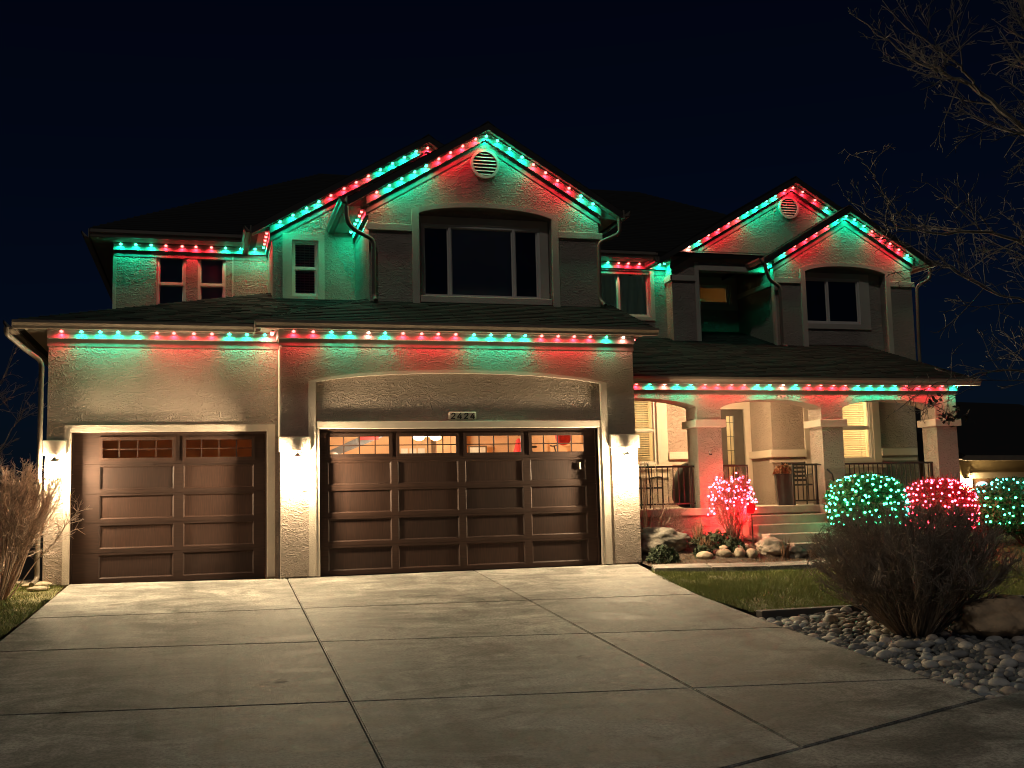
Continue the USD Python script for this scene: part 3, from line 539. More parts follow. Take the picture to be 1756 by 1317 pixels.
def frieze_s(xw, s, y0, y1, zs):
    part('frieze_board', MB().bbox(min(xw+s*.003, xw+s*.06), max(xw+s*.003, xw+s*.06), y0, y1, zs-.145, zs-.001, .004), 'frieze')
    part('frieze_board', B(min(xw+s*.002, xw+s*.010), max(xw+s*.002, xw+s*.010), y0, y1, zs-.265, zs-.146), 'fascia')  # side lower board, frieze shadow likewise put into its dark colour
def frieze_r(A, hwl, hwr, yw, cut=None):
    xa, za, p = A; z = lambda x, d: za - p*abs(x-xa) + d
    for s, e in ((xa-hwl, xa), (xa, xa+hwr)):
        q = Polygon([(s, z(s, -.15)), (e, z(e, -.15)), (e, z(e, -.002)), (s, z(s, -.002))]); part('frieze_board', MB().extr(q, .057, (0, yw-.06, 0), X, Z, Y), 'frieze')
        q = Polygon([(s, z(s, -.31)), (e, z(e, -.31)), (e, z(e, -.151)), (s, z(s, -.151))]); part('frieze_board', MB().extr(q, .008, (0, yw-.010, 0), X, Z, Y), 'fascia')  # sloping lower board, its dark colour holds the shadow under the frieze
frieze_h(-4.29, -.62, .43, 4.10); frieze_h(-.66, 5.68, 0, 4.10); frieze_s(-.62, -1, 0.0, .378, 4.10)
string('red and green bulbs under the eave above the single garage door', [((-4.22, .38, 4.10), (-.72, .38, 4.10), 'RGGGGRRRRGGG', -Y), ((-.70, .34, 4.10), (-.70, .02, 4.10), 'RWR', -X)])
string('red and green bulbs under the eave above the double garage door', [((-.58, -.05, 4.10), (5.60, -.05, 4.10), 'RRGGWGRRRRGGGGRRRRGW', -Y), ((5.70, -.02, 4.10), (5.71, .35, 4.10), 'R', X)])
frieze_h(5.665, 13.32, PY, 3.37, True, .07)
string('red and green bulbs under the long porch eave', [((5.95, .95, 3.37), (13.34, .95, 3.37), 'RGWGGRRRRGGWGRRRRGGGGRRRRG', -Y), ((13.40, 1.0, 3.37), (13.40, 1.55, 3.37), 'GG', X)])
frieze_h(-3.66, -.58, UY, 6.62); frieze_s(-.57, -1, LGY, UY-.06, 6.62)
string('bulbs under the upper eave above two narrow windows on the left', [((-3.66, UY-.05, 6.62), (-.70, UY-.05, 6.62), 'GGGRRRRGGG', -Y), ((-.62, UY-.12, 6.62), (-.62, LGY, 6.62), 'GRRRR', -X)])
def rake(A, hwl, hwr, yw, lc, ac, rc):
    xa, za, p = A; segs = []
    if lc: segs.append(((xa-hwl, yw-.05, za-p*hwl), (xa-.12, yw-.05, za-p*.12), lc, -Y))
    segs.append(((xa-.1, yw-.05, za-.06), (xa+.1, yw-.05, za-.06), ac, -Y)) if ac else None
    if rc: segs.append(((xa+.12, yw-.05, za-p*.12), (xa+hwr, yw-.05, za-p*hwr), rc, -Y))
    return segs
frieze_r(LGA, 3.18, .25, LGY); string('bulbs along the sloping rake of the left gable behind the downspout', rake(LGA, 3.12, 0, LGY, 'GGGGRRRRGGGG', 'R', ''))
frieze_r(CGA, 2.3, 2.3, CGY); frieze_s(1.05, -1, CGY, LGY-.06, 6.62)
string('bulbs along both rakes of the tall centre gable with round vent', rake(CGA, 2.25, 2.25, CGY, 'RGGGGRRRR', 'G', 'GGGRRRRGG') + [((1.0, CGY+.02, 6.62), (1.0, LGY-.1, 6.62), 'RRGGGG', -X)])
frieze_h(5.7, 8.56, UY, 6.62)
string('short string of bulbs above the curtained upper window', [((6.7, UY-.05, 6.62), (8.5, UY-.05, 6.62), 'GGRRRRG', -Y), ((8.50, UY-.05, 6.62), (8.50, RGY, 6.62), 'G', -X)])
frieze_r(RGA, 3.26, 1.4, RGY); string('bulbs on the wider right gable above the recess', rake(RGA, 3.2, 1.05, RGY, 'GWGRRRRGGGGR', 'R', 'RRG'))
frieze_r(R2A, 1.98, 1.8, R2Y); frieze_s(11.0, -1, R2Y, RGY-.05, 6.62)
string('bulbs on the lower rightmost gable over the arched dark window', rake(R2A, 1.9, 1.76, R2Y, 'GRRRRG', 'G', 'GGRRRRG') + [((10.95, R2Y, 6.62), (10.95, RGY-.1, 6.62), 'G', -X), ((14.75, R2Y, 6.62), (14.75, R2Y+.5, 6.62), 'W', X)])
# round louvred vents
def vent(xc, zc, r, yw, label):
    v = sub('gable_vent', house); tag(stage.GetPrimAtPath(v), label=label)
    ring = Point(xc, zc).buffer(r, 24).difference(Point(xc, zc).buffer(r*.82, 24)); obj('ring', MB().extr(ring, .05, (0, yw-.052, 0), X, Z, Y), 'frame_white', v)
    obj('backing', MB().extr(Point(xc, zc).buffer(r*.9, 24), .008, (0, yw-.012, 0), X, Z, Y), 'charcoal', v)
    for k in range(7):
        z = zc - r*.70 + k*r*1.4/6; h = math.sqrt(max(.01, (r*.80)**2-(z-zc)**2)); th = .052
        obj('louvre', MB().add([(xc-h, yw-.045, z-.018), (xc+h, yw-.045, z-.018), (xc+h, yw-.014, z+.016), (xc-h, yw-.014, z+.016), (xc-h, yw-.045, z-.008), (xc+h, yw-.045, z-.008), (xc+h, yw-.014, z+.024), (xc-h, yw-.014, z+.024)], BOXF), 'frame_white', v)
vent(3.28, 7.58, .285, CGY, 'round louvred vent in the centre gable'); vent(11.68, 8.04, .27, RGY, 'round louvred vent in the right gable')
# downspouts
def spout(pts, w=.065):
    pts = np.array(pts, float); out = [pts[0]]
    for i in range(1, len(pts)-1):
        a, b, c = pts[i-1], pts[i], pts[i+1]; ra = min(.09, np.linalg.norm(b-a)*.45); rc = min(.09, np.linalg.norm(c-b)*.45)
        s, e = b+(a-b)/np.linalg.norm(a-b)*ra, b+(c-b)/np.linalg.norm(c-b)*rc
        for t in np.linspace(0, 1, 5): out.append((1-t)**2*s + 2*t*(1-t)*b + t*t*e)
    out.append(pts[-1]); return part('downspout', MB().tube(out, w*.62, 8), 'downspout', smooth=40)
spout([(-4.80, -.2, 4.03), (-4.80, -.2, 3.93), (-4.55, .25, 3.72), (-4.36, .36, 3.58), (-4.36, .36, .12), (-4.40, .1, .06)])
spout([(.60, .98, 6.56), (.62, .98, 6.26), (.75, 1.05, 6.14), (1.12, 1.17, 6.0), (1.12, 1.17, 4.92), (1.13, 1.02, 4.84)])
spout([(5.92, 1.05, 6.58), (5.92, 1.05, 6.30), (5.52, 1.17, 6.12), (5.51, 1.17, 4.98), (5.55, 1.0, 4.86)])
spout([(10.60, 3.82, 6.52), (10.62, 3.82, 6.30), (10.75, 3.9, 6.12), (11.06, 4.02, 6.0), (11.06, 4.02, 4.60), (11.12, 3.88, 4.56)])
spout([(15.10, 3.9, 6.55), (15.10, 3.9, 6.30), (14.80, 4.03, 6.12), (14.74, 4.02, 4.6), (14.74, 4.02, .1)])

# ---------------------------------------------------------------- porch
DZ = 0.945
part('porch_deck', MB().bbox(5.665, 13.4, .96, 5.2, .80, DZ, .012), 'step_concrete'); part('porch_base', B(5.665, 13.34, 1.02, 1.2, -.1, .80), 'stucco'); part('porch_base', B(13.14, 13.34, 1.2, 4.1, -.1, .80), 'stucco')
beam = rect(5.665, 13.30, 2.5, 3.37)
a1, a2, a3 = arch(6.05, 1.31, 2.90, .27, 24, 2.0), arch(8.99, 1.11, 2.88, .27, 24, 2.0), arch(11.69, 1.10, 2.88, .27, 24, 2.0)
part('porch_beam', wall_y(beam.difference(unary_union([a1, a2, a3, rect(5, 14, 2, 2.62)])), PY, .48), 'stucco')
for x0, x1 in ((7.36, 7.88), (10.10, 10.58), (12.79, 13.29)):
    c = part('column', B(x0+.004, x1-.004, PY+.004, PY+.476, DZ-.35, 2.63), 'stucco')
    obj('capital', MB().bbox(x0-.07, x1+.07, PY-.07, PY+.55, 2.50, 2.65, .012), 'trim_stucco', c)
part('porch_ceiling', B(5.665, 13.42, 1.0, 5.2, 3.56, 3.6), 'soffit')
lw = rect(5.665, 8.95, DZ-.2, 3.6).difference(rect(6.1, 8.02, 1.91, 3.46)); part('wall', wall_y(lw, 4.5), 'stucco')
part('wall', wall_x(rect(4.7, 5.2, DZ-.2, 3.6), 8.75), 'stucco')
part('wall', wall_y(rect(8.75, 10.85, DZ-.2, 3.6).difference(rect(9.10, 10.49, DZ, 3.21)), 5.0), 'stucco')
part('wall', wall_x(rect(4.2, 5.0, DZ-.2, 3.6), 10.65), 'stucco')
part('wall', wall_y(rect(10.65, 14.5, DZ-1.1, 3.6).difference(rect(11.62, 13.30, 1.91, 3.46)), 4.0), 'stucco')
def belt(x0, x1, y, z=2.02):
    part('belt_board', MB().bbox(x0, x1, y-.085, y-.003, z, z+.17, .008), 'trim_paint'); part('belt_board', B(x0, x1, y-.03, y-.002, z-.12, z-.055), 'trim_paint')
belt(8.27, 8.95, 4.5); belt(10.56, 11.48, 4.0); belt(13.48, 14.44, 4.0)
part('belt_board', MB().bbox(10.565, 10.647, 4.0, 4.99, 2.02, 2.19, .008), 'trim_paint')
part('window_surround', wall_y(rect(5.7, 8.27, 1.62, 3.55).difference(rect(6.1, 8.02, 1.91, 3.46)), 4.455, .043), 'trim_paint')
part('window_sill', MB().bbox(5.7, 8.33, 4.38, 4.452, 1.80, 1.90, .01), 'trim_paint'); part('window_sill', MB().bbox(11.45, 13.55, 3.88, 3.952, 1.74, 1.86, .01), 'trim_paint')
part('window_surround', wall_y(rect(11.48, 13.48, 1.62, 3.55).difference(rect(11.62, 13.30, 1.91, 3.46)), 3.955, .043), 'trim_paint')
part('door_surround', wall_y(rect(8.95, 10.64, DZ, 3.38).difference(rect(9.10, 10.49, DZ, 3.21)), 4.96, .038), 'trim_paint')
# front door with leaded side glass
fd = sub('front_door', house)
dr = rect(9.10, 10.49, DZ+.01, 3.20); gl = [rect(9.22, 9.42, 1.5, 3.02), rect(9.72, 9.92, 1.5, 3.02), rect(10.05, 10.24, 1.42, 3.05)]
obj('leaf', MB().extr(dr.difference(unary_union(gl)), .05, (0, 5.04, 0), X, Z, Y), 'front_door', fd)
for q in gl:
    l, b, r_, t = q.bounds; obj('pane', B(l, r_, 5.06, 5.066, b, t), 'glass', fd)
    m = MB()
    for zz in np.linspace(b+.15, t-.15, 5): m.box(l, r_, 5.048, 5.058, zz-.006, zz+.006)
    m.box((l+r_)/2-.006, (l+r_)/2+.006, 5.0475, 5.0585, b, t); obj('leading', m, 'black_metal', fd)
obj('handle', MB().tube([(9.62, 5.03, 1.85), (9.62, 4.98, 1.88), (9.62, 4.98, 2.10), (9.62, 5.03, 2.13)], .012, 8), 'dark_metal', fd)
wl = window(6.1, 8.02, 1.91, 3.46, 4.52, [.5, 'h'], None, fw=.06, label='porch sash window with half lowered blinds behind the left railing'); slats(6.2, 7.92, 2.72, 3.4, 4.70, wl); slats(7.5, 7.92, 1.97, 2.72, 4.70, wl)
wr = window(11.62, 13.30, 1.91, 3.46, 4.02, [.35, 'h'], None, fw=.06, label='porch sash window with lit blinds behind the middle columns'); slats(11.70, 13.22, 1.97, 3.4, 4.20, wr, tilt=.30)
# rooms behind the lit windows
def room(x0, x1, y0, y1, z0, z1, mat, name='room', open_front=None, yl=None, yr=None):
    m = MB(); t = .06
    m.box(x0-t, x1+t, y1, y1+t, z0, z1); m.box(x0-t, x0, yl or y0, y1, z0, z1); m.box(x1, x1+t, yr or y0, y1, z0, z1); m.box(x0-t, x1+t, y0, y1+t, z1, z1+t); m.box(x0-t, x1+t, y0, y1+t, z0-t, z0)
    if open_front is not None: m.extr(rect(x0-t, x1+t, z0-t, z1+t).difference(open_front), .02, (0, y0-.02, 0), X, Z, Y)
    return part(name, m, mat)
room(5.72, 8.66, 4.74, 8.2, DZ, 3.7, 'room_cream'); room(10.9, 14.4, 4.24, 7.6, DZ, 3.7, 'room_cream'); room(8.9, 10.6, 5.24, 8.0, DZ, 3.6, 'room_cream'); room(9.06, 11.15, 6.24, 9.0, 4.9, 7.0, 'room_amber')
room(6.5, 8.4, UY+.26, 8.2, 5.2, 6.6, 'room_cream'); gr = room(-.45, 5.40, .25, 6.5, .0, 3.2, 'garage_board', 'garage_room', yl=3.6); room(-4.0, -.58, .66, 6.5, .0, 3.19, 'garage_board', 'garage_room', yr=3.6)

# ---------------------------------------------------------------- lamps that are lit
def lantern(x, yf, z, label):
    t = thing('wall_lantern', label, 'wall lamp', loc=(x, yf, z))
    obj('backplate', MB().bbox(-.06, .06, -.022, -.001, -.10, .16, .006), 'dark_metal', t)
    obj('arm', MB().tube([(0, -.02, .11), (0, -.07, .15), (0, -.14, .145)], .01, 6), 'dark_metal', t)
    c = (0, -.15)
    m = MB()
    for a in range(6):
        an = a*math.pi/3+.26; px, py = c[0]+.085*math.cos(an), c[1]+.085*math.sin(an); m.tube([(px, py, -.155), (px, py, .13)], .006, 5)
    obj('cage', m, 'dark_metal', t)
    top = trimesh.creation.cone(.08, .07, sections=6); v = np.asarray(top.vertices)+[c[0], c[1], .13]; obj('top_cap', (v, top.faces), 'dark_metal', t)
    obj('bottom_ring', MB().tube([(c[0]+.085*math.cos(q), c[1]+.085*math.sin(q), -.155) for q in np.linspace(0, 2*np.pi, 13)], .007, 5), 'dark_metal', t)
    sh = trimesh.creation.cylinder(.055, .235, sections=14); obj('opal_shade', (np.asarray(sh.vertices)+[c[0], c[1], -.02], sh.faces), 'lantern_glow', t)
lantern(-4.13, .40, 1.84, 'blazing wall lantern left of the single garage door behind the bare shrub')
lantern(-.37, -.03, 1.84, 'blazing wall lantern on the pillar between the two garage doors')
lantern(5.42, -.03, 1.80, 'blazing wall lantern on the pillar right of the double garage door')
t = thing('porch_ceiling_light', 'ceiling light hidden under the porch roof', 'ceiling lamp', loc=(8.95, 3.0, 3.56))
obj('base', (np.asarray(trimesh.creation.cylinder(.16, .03, sections=20).vertices)+[0, 0, -.016], trimesh.creation.cylinder(.16, .03, sections=20).faces), 'dark_metal', t)
v, f = ico((0, 0, -.085), .1, 2, (1, 1, .55)); obj('bowl', (v, f), 'porch_glow', t, smooth=True)
def bulb_lamp(name, label, cat, loc, mat, r):
    t = thing(name, label, cat, loc=loc); v, f = ico((0, 0, 0), r, 2); obj('globe', (v, f), mat, t, smooth=True)
    obj('stem', MB().tube([(0, 0, r), (0, 0, r+.25)], .012, 6), 'dark_metal', t)
bulb_lamp('pendant_lamp', 'warm pendant lamp inside the room behind the left porch window', 'lamp', (6.9, 6.4, 3.2), 'room_glow', .12)
bulb_lamp('pendant_lamp', 'warm pendant lamp inside the room behind the right porch window', 'lamp', (12.9, 5.9, 3.2), 'room_glow', .14)
bulb_lamp('pendant_lamp', 'warm pendant lamp in the hall behind the front door', 'lamp', (9.9, 6.6, 3.15), 'room_glow', .07)
bulb_lamp('pendant_lamp', 'small bright lamp seen in the amber upper window', 'lamp', (10.15, 7.4, 6.32), 'amber_glow', .055)
bulb_lamp('pendant_lamp', 'added unseen cool lamp that makes the upper window curtains glow', 'lamp', (7.6, 7.2, 6.25), 'added_cool_glow', .05)  # unseen lamp, added so that the curtains glow from behind
t = thing('twin_tube_light', 'white twin fixture glowing on the garage ceiling behind the second window', 'ceiling lamp', loc=(2.43, 3.0, 2.455))
obj('housing', MB().bbox(-.10, .10, -.03, .03, .03, .055, .005), 'frame_white', t)
for s in (-1, 1):
    v, f = ico((s*.17, 0, .02), .085, 2, (1.25, 1, .7)); obj('tube', (v, f), 'tube_glow', t, smooth=True)
obj('rod', MB().tube([(0, 0, .05), (0, 0, .7)], .01, 6), 'grey_plastic', t)

# ---------------------------------------------------------------- things inside the rooms
def frame_pic(name, label, cat, x0, x1, z0, z1, y, inner='paper'):
    t = thing(name, label, cat); o = rect(x0, x1, z0, z1)
    obj('frame', MB().extr(o.difference(o.buffer(-.035, join_style=2)), .03, (0, y-.03, 0), X, Z, Y), 'picture_wood', t); obj('picture', B(x0+.03, x1-.03, y-.012, y-.004, z0+.03, z1-.03), inner, t)
frame_pic('picture_frame', 'small framed picture inside the third lit garage window', 'picture', 3.98, 4.42, 2.08, 2.46, 6.0)
frame_pic('picture_frame', 'large framed picture high on the wall behind the right porch window', 'picture', 13.55, 14.1, 2.75, 3.25, 7.5)
frame_pic('picture_frame', 'lower framed picture behind the right porch window blinds', 'picture', 13.6, 14.15, 2.15, 2.6, 7.5)
t = thing('red_coat', 'red coat hanging inside the third lit garage window', 'coat')
m = MB(); a = np.linspace(0, 2*np.pi, 17)[:-1]; rings = [(2.50, .02), (2.46, .06), (2.38, .075), (2.2, .12), (1.95, .16), (1.9, .15)]
v = np.array([(4.62+r*np.cos(q)*(1+.14*np.sin(5*q)), 4.0+.45*r*np.sin(q), z) for z, r in rings for q in a]); f = [t_ for i in range(len(rings)-1) for j in range(16) for t_ in ([i*16+j, i*16+(j+1)%16, (i+1)*16+(j+1)%16], [i*16+j, (i+1)*16+(j+1)%16, (i+1)*16+j])]
obj('body', (v, np.array(f)), 'red_cloth', t, smooth=True); obj('hook', MB().tube([(4.62, 4, 2.55), (4.62, 4, 2.62), (4.64, 4.02, 2.66), (4.66, 4.3, 2.66)], .008, 5), 'dark_metal', t)
t = thing('red_bag', 'red fabric bag hanging inside the rightmost garage window', 'bag')
v, f = ico((5.02, 2.2, 2.42), .2, 2, (.85, .5, .9)); obj('body', (v, f), 'red_cloth', t, smooth=True); obj('strap', MB().tube([(4.9, 2.2, 2.55), (5.0, 2.2, 2.85), (5.1, 2.2, 2.55)], .015, 5), 'charcoal', t)
t = thing('bicycle', 'dark bicycle hung upright inside the rightmost garage window', 'bicycle')
def ring3(c, r, ax='x', n=22): return [(c[0], c[1]+r*math.cos(q), c[2]+r*math.sin(q)) if ax == 'x' else (c[0]+r*math.cos(q), c[1], c[2]+r*math.sin(q)) for q in np.linspace(0, 2*np.pi, n)]
for c in ((4.35, 3.0, 1.75), (5.3, 3.0, 1.75)): obj('wheel', MB().tube(ring3(c, .33, 'y'), .018, 6), 'black_metal', t)
obj('frame', MB().tube([(4.35, 3, 1.75), (4.72, 3, 1.72), (5.12, 3, 2.15), (4.62, 3, 2.12), (4.72, 3, 1.72)], .018, 6).tube([(5.3, 3, 1.75), (5.12, 3, 2.15), (5.08, 3, 2.28)], .016, 6).tube([(4.62, 3, 2.12), (4.58, 3, 2.24)], .014, 6), 'charcoal', t)
obj('saddle', MB().bbox(4.46, 4.70, 2.93, 3.07, 2.24, 2.28, .015), 'black_metal', t); obj('handlebar', MB().tube([(5.08, 2.75, 2.3), (5.1, 2.85, 2.28), (5.1, 3.15, 2.28), (5.08, 3.25, 2.3)], .014, 6), 'black_metal', t)
t = thing('wall_shelf', 'grey slanted board leaning inside the leftmost lit garage window', 'board')
obj('board', MB().extr(Polygon([(.2, 2.1), (.55, 2.1), (2.2, 2.75), (1.85, 2.85)]), .05, (0, 3.6, 0), X, Z, Y), 'grey_plastic', t); obj('patch', B(1.15, 1.55, 3.585, 3.598, 2.47, 2.62), 'red_cloth', t)
v, f = ico((.62, 3.5, 2.16), .09, 1, (1.2, .5, .8)); tag(obj('white_helmet', (v, f), 'frame_white', smooth=True), 'small white helmet on a shelf behind the leftmost lit garage window', 'helmet')
t = thing('tall_cupboard', 'orange brown cupboard in the garage behind the second and third windows', 'cupboard')
obj('body', B(3.2, 3.9, 5.9, 6.4, .01, 2.9), 'picture_wood', t); obj('door', B(3.22, 3.54, 5.875, 5.899, .05, 2.86), 'garage_board', t); obj('door', B(3.56, 3.88, 5.875, 5.899, .05, 2.86), 'garage_board', t)
t = thing('notice_board', 'pinned papers on the garage wall behind the second window', 'papers')
for k in range(4): obj('sheet', B(2.3+.2*k, 2.46+.2*k, 6.46, 6.468, 2.22, 2.44), 'paper', t)

# ---------------------------------------------------------------- porch things
def railing(label, x0, x1, posts, y=1.22, slope=None):
    t = thing('porch_railing', label, 'railing')
    obj('top_rail', MB().bbox(x0, x1, y-.022, y+.022, 1.735, 1.772, .006), 'dark_metal', t); obj('bottom_rail', MB().bbox(x0, x1, y-.014, y+.014, 1.02, 1.05, .004), 'dark_metal', t)
    n = int(round((x1-x0)/.112))
    for i in range(1, n): xx = x0 + (x1-x0)*i/n; obj('baluster', B(xx-.008, xx+.008, y-.008, y+.008, 1.05, 1.735), 'dark_metal', t)
    for xx in posts: obj('post', MB().bbox(xx-.021, xx+.021, y-.021, y+.021, DZ, 1.735, .004), 'dark_metal', t)
    return t
railing('black iron porch railing between the garage wall and the red lit column', 5.68, 7.36, (7.30,))
railing('short black railing right of the red lit column in front of the door', 7.89, 8.52, (8.50,))
r3 = railing('short black railing at the left of the middle column beside the steps', 9.50, 10.08, (9.52, 10.04))
obj('hand_rail', MB().tube([(10.06, 1.22, 1.755), (10.12, 1.1, 1.74), (10.22, .92, 1.55), (10.26, .86, 1.2), (10.27, .85, .95)], .016, 6), 'dark_metal', r3)
railing('long black railing between the two right porch columns', 10.60, 12.80, (10.63, 12.76))
# steps
st = thing('porch_steps', 'five concrete steps rising to the porch, left side lit red', 'steps')
for i, (x0, x1, yf, zt) in enumerate([(8.2, 9.92, .66, .775), (8.225, 10.02, .36, .605), (8.28, 10.0, .06, .435), (8.62, 9.95, -.24, .26)]):
    obj('step', MB().bbox(x0, x1, yf, .955 if i == 0 else yf+.62, -.06, zt, .014), 'step_concrete', st)
tag(obj('step_side_wall', MB().bbox(9.925, 10.30, .42, .955, -.05, .93, .012), 'step_concrete'), 'low concrete cheek wall at the right of the porch steps', 'low wall')
# chairs
def chair(label, loc, rz, slat=False):
    t = thing('porch_chair', label, 'chair', loc=loc, rz=rz)
    for sx in (-.25, .25):
        obj('leg', MB().tube([(sx, -.24, 0), (sx, -.25, .62)], .016, 6), 'dark_metal', t); obj('leg', MB().tube([(sx, .26, 0), (sx, .22, .42), (sx, .30, .92)], .016, 6), 'dark_metal', t)
        obj('armrest', MB().tube([(sx, -.25, .62), (sx, -.1, .64), (sx, .24, .62)], .018, 6), 'dark_metal', t)
    obj('seat', MB().bbox(-.25, .25, -.25, .24, .40, .435, .008), 'charcoal', t)
    if slat:
        for k in range(5): obj('back_slat', MB().bbox(-.25, .25, .225+.017*k, .245+.017*k, .50+.09*k, .55+.09*k, .006), 'charcoal', t)
    else:
        obj('back_frame', MB().tube([(-.25, .22, .45), (-.25, .30, .92), (.25, .30, .92), (.25, .22, .45)], .016, 6), 'dark_metal', t)
chair('open framed black metal chair behind the left porch railing', (6.78, 2.3, DZ), 8)
chair('dark slatted chair behind the short railing beside the steps', (10.42, 2.55, DZ), -12, True)
t = thing('covered_grill', 'rounded object under a dark grey cover behind the red lit column', 'covered grill', loc=(7.75, 2.1, DZ))
m = trimesh.creation.icosphere(3, 1.0); v = np.asarray(m.vertices).copy(); v = np.sign(v)*np.abs(v)**.75; v *= [.42, .34, .48]; v[:, 0] *= 1-.25*(v[:, 2]/.48); v[:, 2] += .46; v += .03*(meshkit.fbm(v*6, 3, 2)-.5)[:, None]; v[:, 2] = np.maximum(v[:, 2], .003)
obj('cover', (v, m.faces), 'charcoal', t, smooth=True); v, f = ico((.0, -.36, .32), .075, 2); obj('white_patch', (v, f), 'frame_white', t, smooth=True)
t = thing('tall_planter', 'tall square charcoal planter with dried brown flowers', 'planter', loc=(9.74, 1.95, DZ), rz=-24)
m = MB().add([(-.15, -.15, 0), (.15, -.15, 0), (.15, .15, 0), (-.15, .15, 0), (-.19, -.19, .62), (.19, -.19, .62), (.19, .19, .62), (-.19, .19, .62)], BOXF); obj('pot', m, 'charcoal', t)
obj('rim', MB().extr(rect(-.2, .2, -.2, .2).difference(rect(-.165, .165, -.165, .165)), .03, (0, 0, .615), X, Y, Z), 'charcoal', t)
m = MB()
for k in range(260):
    q = rng.normal(size=3); q /= np.linalg.norm(q); q[2] = abs(q[2]); p_ = q*[.2, .2, .17]*rng.uniform(.7, 1.05)+[0, 0, .64]; d = rng.normal(size=3)*.022; e = rng.normal(size=3)*.022; m.add([p_-d-e, p_+d-e, p_+d+e, p_-d+e], [[0, 1, 2], [0, 2, 3]])
obj('dried_flowers', m, 'dried_flower', t, kind='stuff')
t = thing('door_bell', 'small round fixture on the red lit column', 'fixture', loc=(7.62, 1.003, 2.02)); obj('knob', (np.asarray(trimesh.creation.icosphere(2, .035).vertices)*[1, .7, 1]+[0, -.012, 0], trimesh.creation.icosphere(2, .035).faces), 'puck', t, smooth=True); obj('plate', MB().bbox(-.03, .03, -.012, -.001, -.06, .03, .003), 'charcoal', t)

# ---------------------------------------------------------------- red garden floodlight
t = thing('garden_floodlight', 'round red floodlight on a stake beside the porch steps', 'floodlight', loc=(8.07, .30, float(g(8.07, .30))))
zc = .70
obj('stake', MB().tube([(0, 0, -.1), (0, 0, zc-.1)], .012, 6), 'dark_metal', t)
dv = np.array([-.66, .70, .22]); dv /= np.linalg.norm(dv); e1 = np.cross(dv, Z); e1 /= np.linalg.norm(e1); e2 = np.cross(e1, dv)
q = np.linspace(0, 2*np.pi, 25)[:-1]; ringp = lambda r, d: [np.array([0, 0, zc]) + e1*r*math.cos(a) + e2*r*math.sin(a) + dv*d for a in q]
m = MB(); v = ringp(.11, .05) + ringp(.085, -.05) + [np.array([0, 0, zc])-dv*.06]; f = [[i, (i+1) % 24, 24+(i+1) % 24] for i in range(24)] + [[i, 24+(i+1) % 24, 24+i] for i in range(24)] + [[24+i, 24+(i+1) % 24, 48] for i in range(24)]
obj('shell', (np.array(v), np.array(f)), 'flood_shell', t, smooth=30)
v = ringp(.10, .045) + [np.array([0, 0, zc])+dv*.045]; obj('lens', (np.array(v), np.array([[i, (i+1) % 24, 24] for i in range(24)])), 'flood_glow', t)

# ---------------------------------------------------------------- shrubs, trees
def curve(a, c, b, n=5):
    t = np.linspace(0, 1, n)[:, None]; return (1-t)**2*a + 2*t*(1-t)*c + t*t*b
def bush(name, label, base, rx, ry, ztop, droop, nst, ntw, nsub, r0, mat, seed, spread=.16, group=None, low=.25, tw=(.18, .5), clip=None):
    r = np.random.default_rng(seed); base = np.array(base, float); H = ztop-base[2]; stems, twigs = MB(), MB()
    for i in range(nst):
        ph = r.uniform(0, 2*np.pi); rho = math.sqrt(r.uniform(0, 1)); 
        zt = base[2] + H*(1-droop*rho**3)*r.uniform(.86, 1.0)
        if rho > .8 and r.random() < .6: zt = base[2]+H*r.uniform(low, 1-droop)
        if low > .4: zt = base[2]+H*((.42+.58*(1-min(rho, .999)**2.6)**(1/2.6))*r.uniform(.88, 1.0) if r.random() < .75 else r.uniform(.40, .62))
        T = np.array([base[0]+rx*rho*math.cos(ph), base[1]+ry*rho*math.sin(ph), zt]); b0 = base+np.array([math.cos(ph), math.sin(ph), 0])*spread*rho
        c = b0*.55+T*.45 + np.array([math.cos(ph), math.sin(ph), 0])*rx*.10*rho + np.array([0, 0, .12*H]); P = curve(b0, c, T, 6); P[1:-1] += r.normal(size=(4, 3))*.018
        stems.tube(P, r0*np.linspace(1, .3, 6)*r.uniform(.7, 1.15), 4, False)
        for k in range(ntw):
            u = r.uniform(.28, 1)**.8; j = min(int(u*5), 4); p = P[j]+(P[j+1]-P[j])*(u*5-j); tg = P[j+1]-P[j]; tg /= np.linalg.norm(tg)
            d = tg + r.normal(size=3)*.55 + np.array([0, 0, .25]); d /= np.linalg.norm(d); ln = r.uniform(*tw)*(1.15-.6*u)
            e = p+d*ln; hr = (e[2]-base[2])/H; rl = math.hypot((e[0]-base[0])/rx, (e[1]-base[1])/ry)
            if low > .4 and (rl > .20+1.6*hr or rl > 1.06): continue
            if low > .4: e[2] = min(e[2], base[2]+H*(.44+.58*max(0, 1-min(rl, 1)**2.6)**(1/2.6)))
            e[2] = min(e[2], base[2]+H*(1.03-droop*min(1.2, math.hypot((e[0]-base[0])/rx, (e[1]-base[1])/ry))**3))
            twigs.tube([p, (p+e)/2+r.normal(size=3)*.02, e], np.array([.42, .32, .16])*r0, 3, False)
            for q in range(nsub):
                s_ = r.uniform(.3, 1); p2 = p+(e-p)*s_; d2 = d+r.normal(size=3)*.6+np.array([0, 0, .2]); e2_ = p2+d2/np.linalg.norm(d2)*ln*r.uniform(.25, .55)
                twigs.tube([p2, e2_], np.array([.24, .12])*r0, 3, False)
    t = thing(name, label, 'shrub', group); obj('stems', stems, mat, t); obj('twigs', twigs, mat, t, kind='stuff'); return t
gz = lambda x, y: float(g(x, y))
bush('bare_shrub', 'large dark bare shrub with a dense flat crown over the river stones', (6.20, -7.05, gz(6.2, -7.05)-.06), 1.27, 1.15, .98, .26, 230, 20, 4, .0125, 'bark_dark', 11, .2, tw=(.15, .42), low=.52)
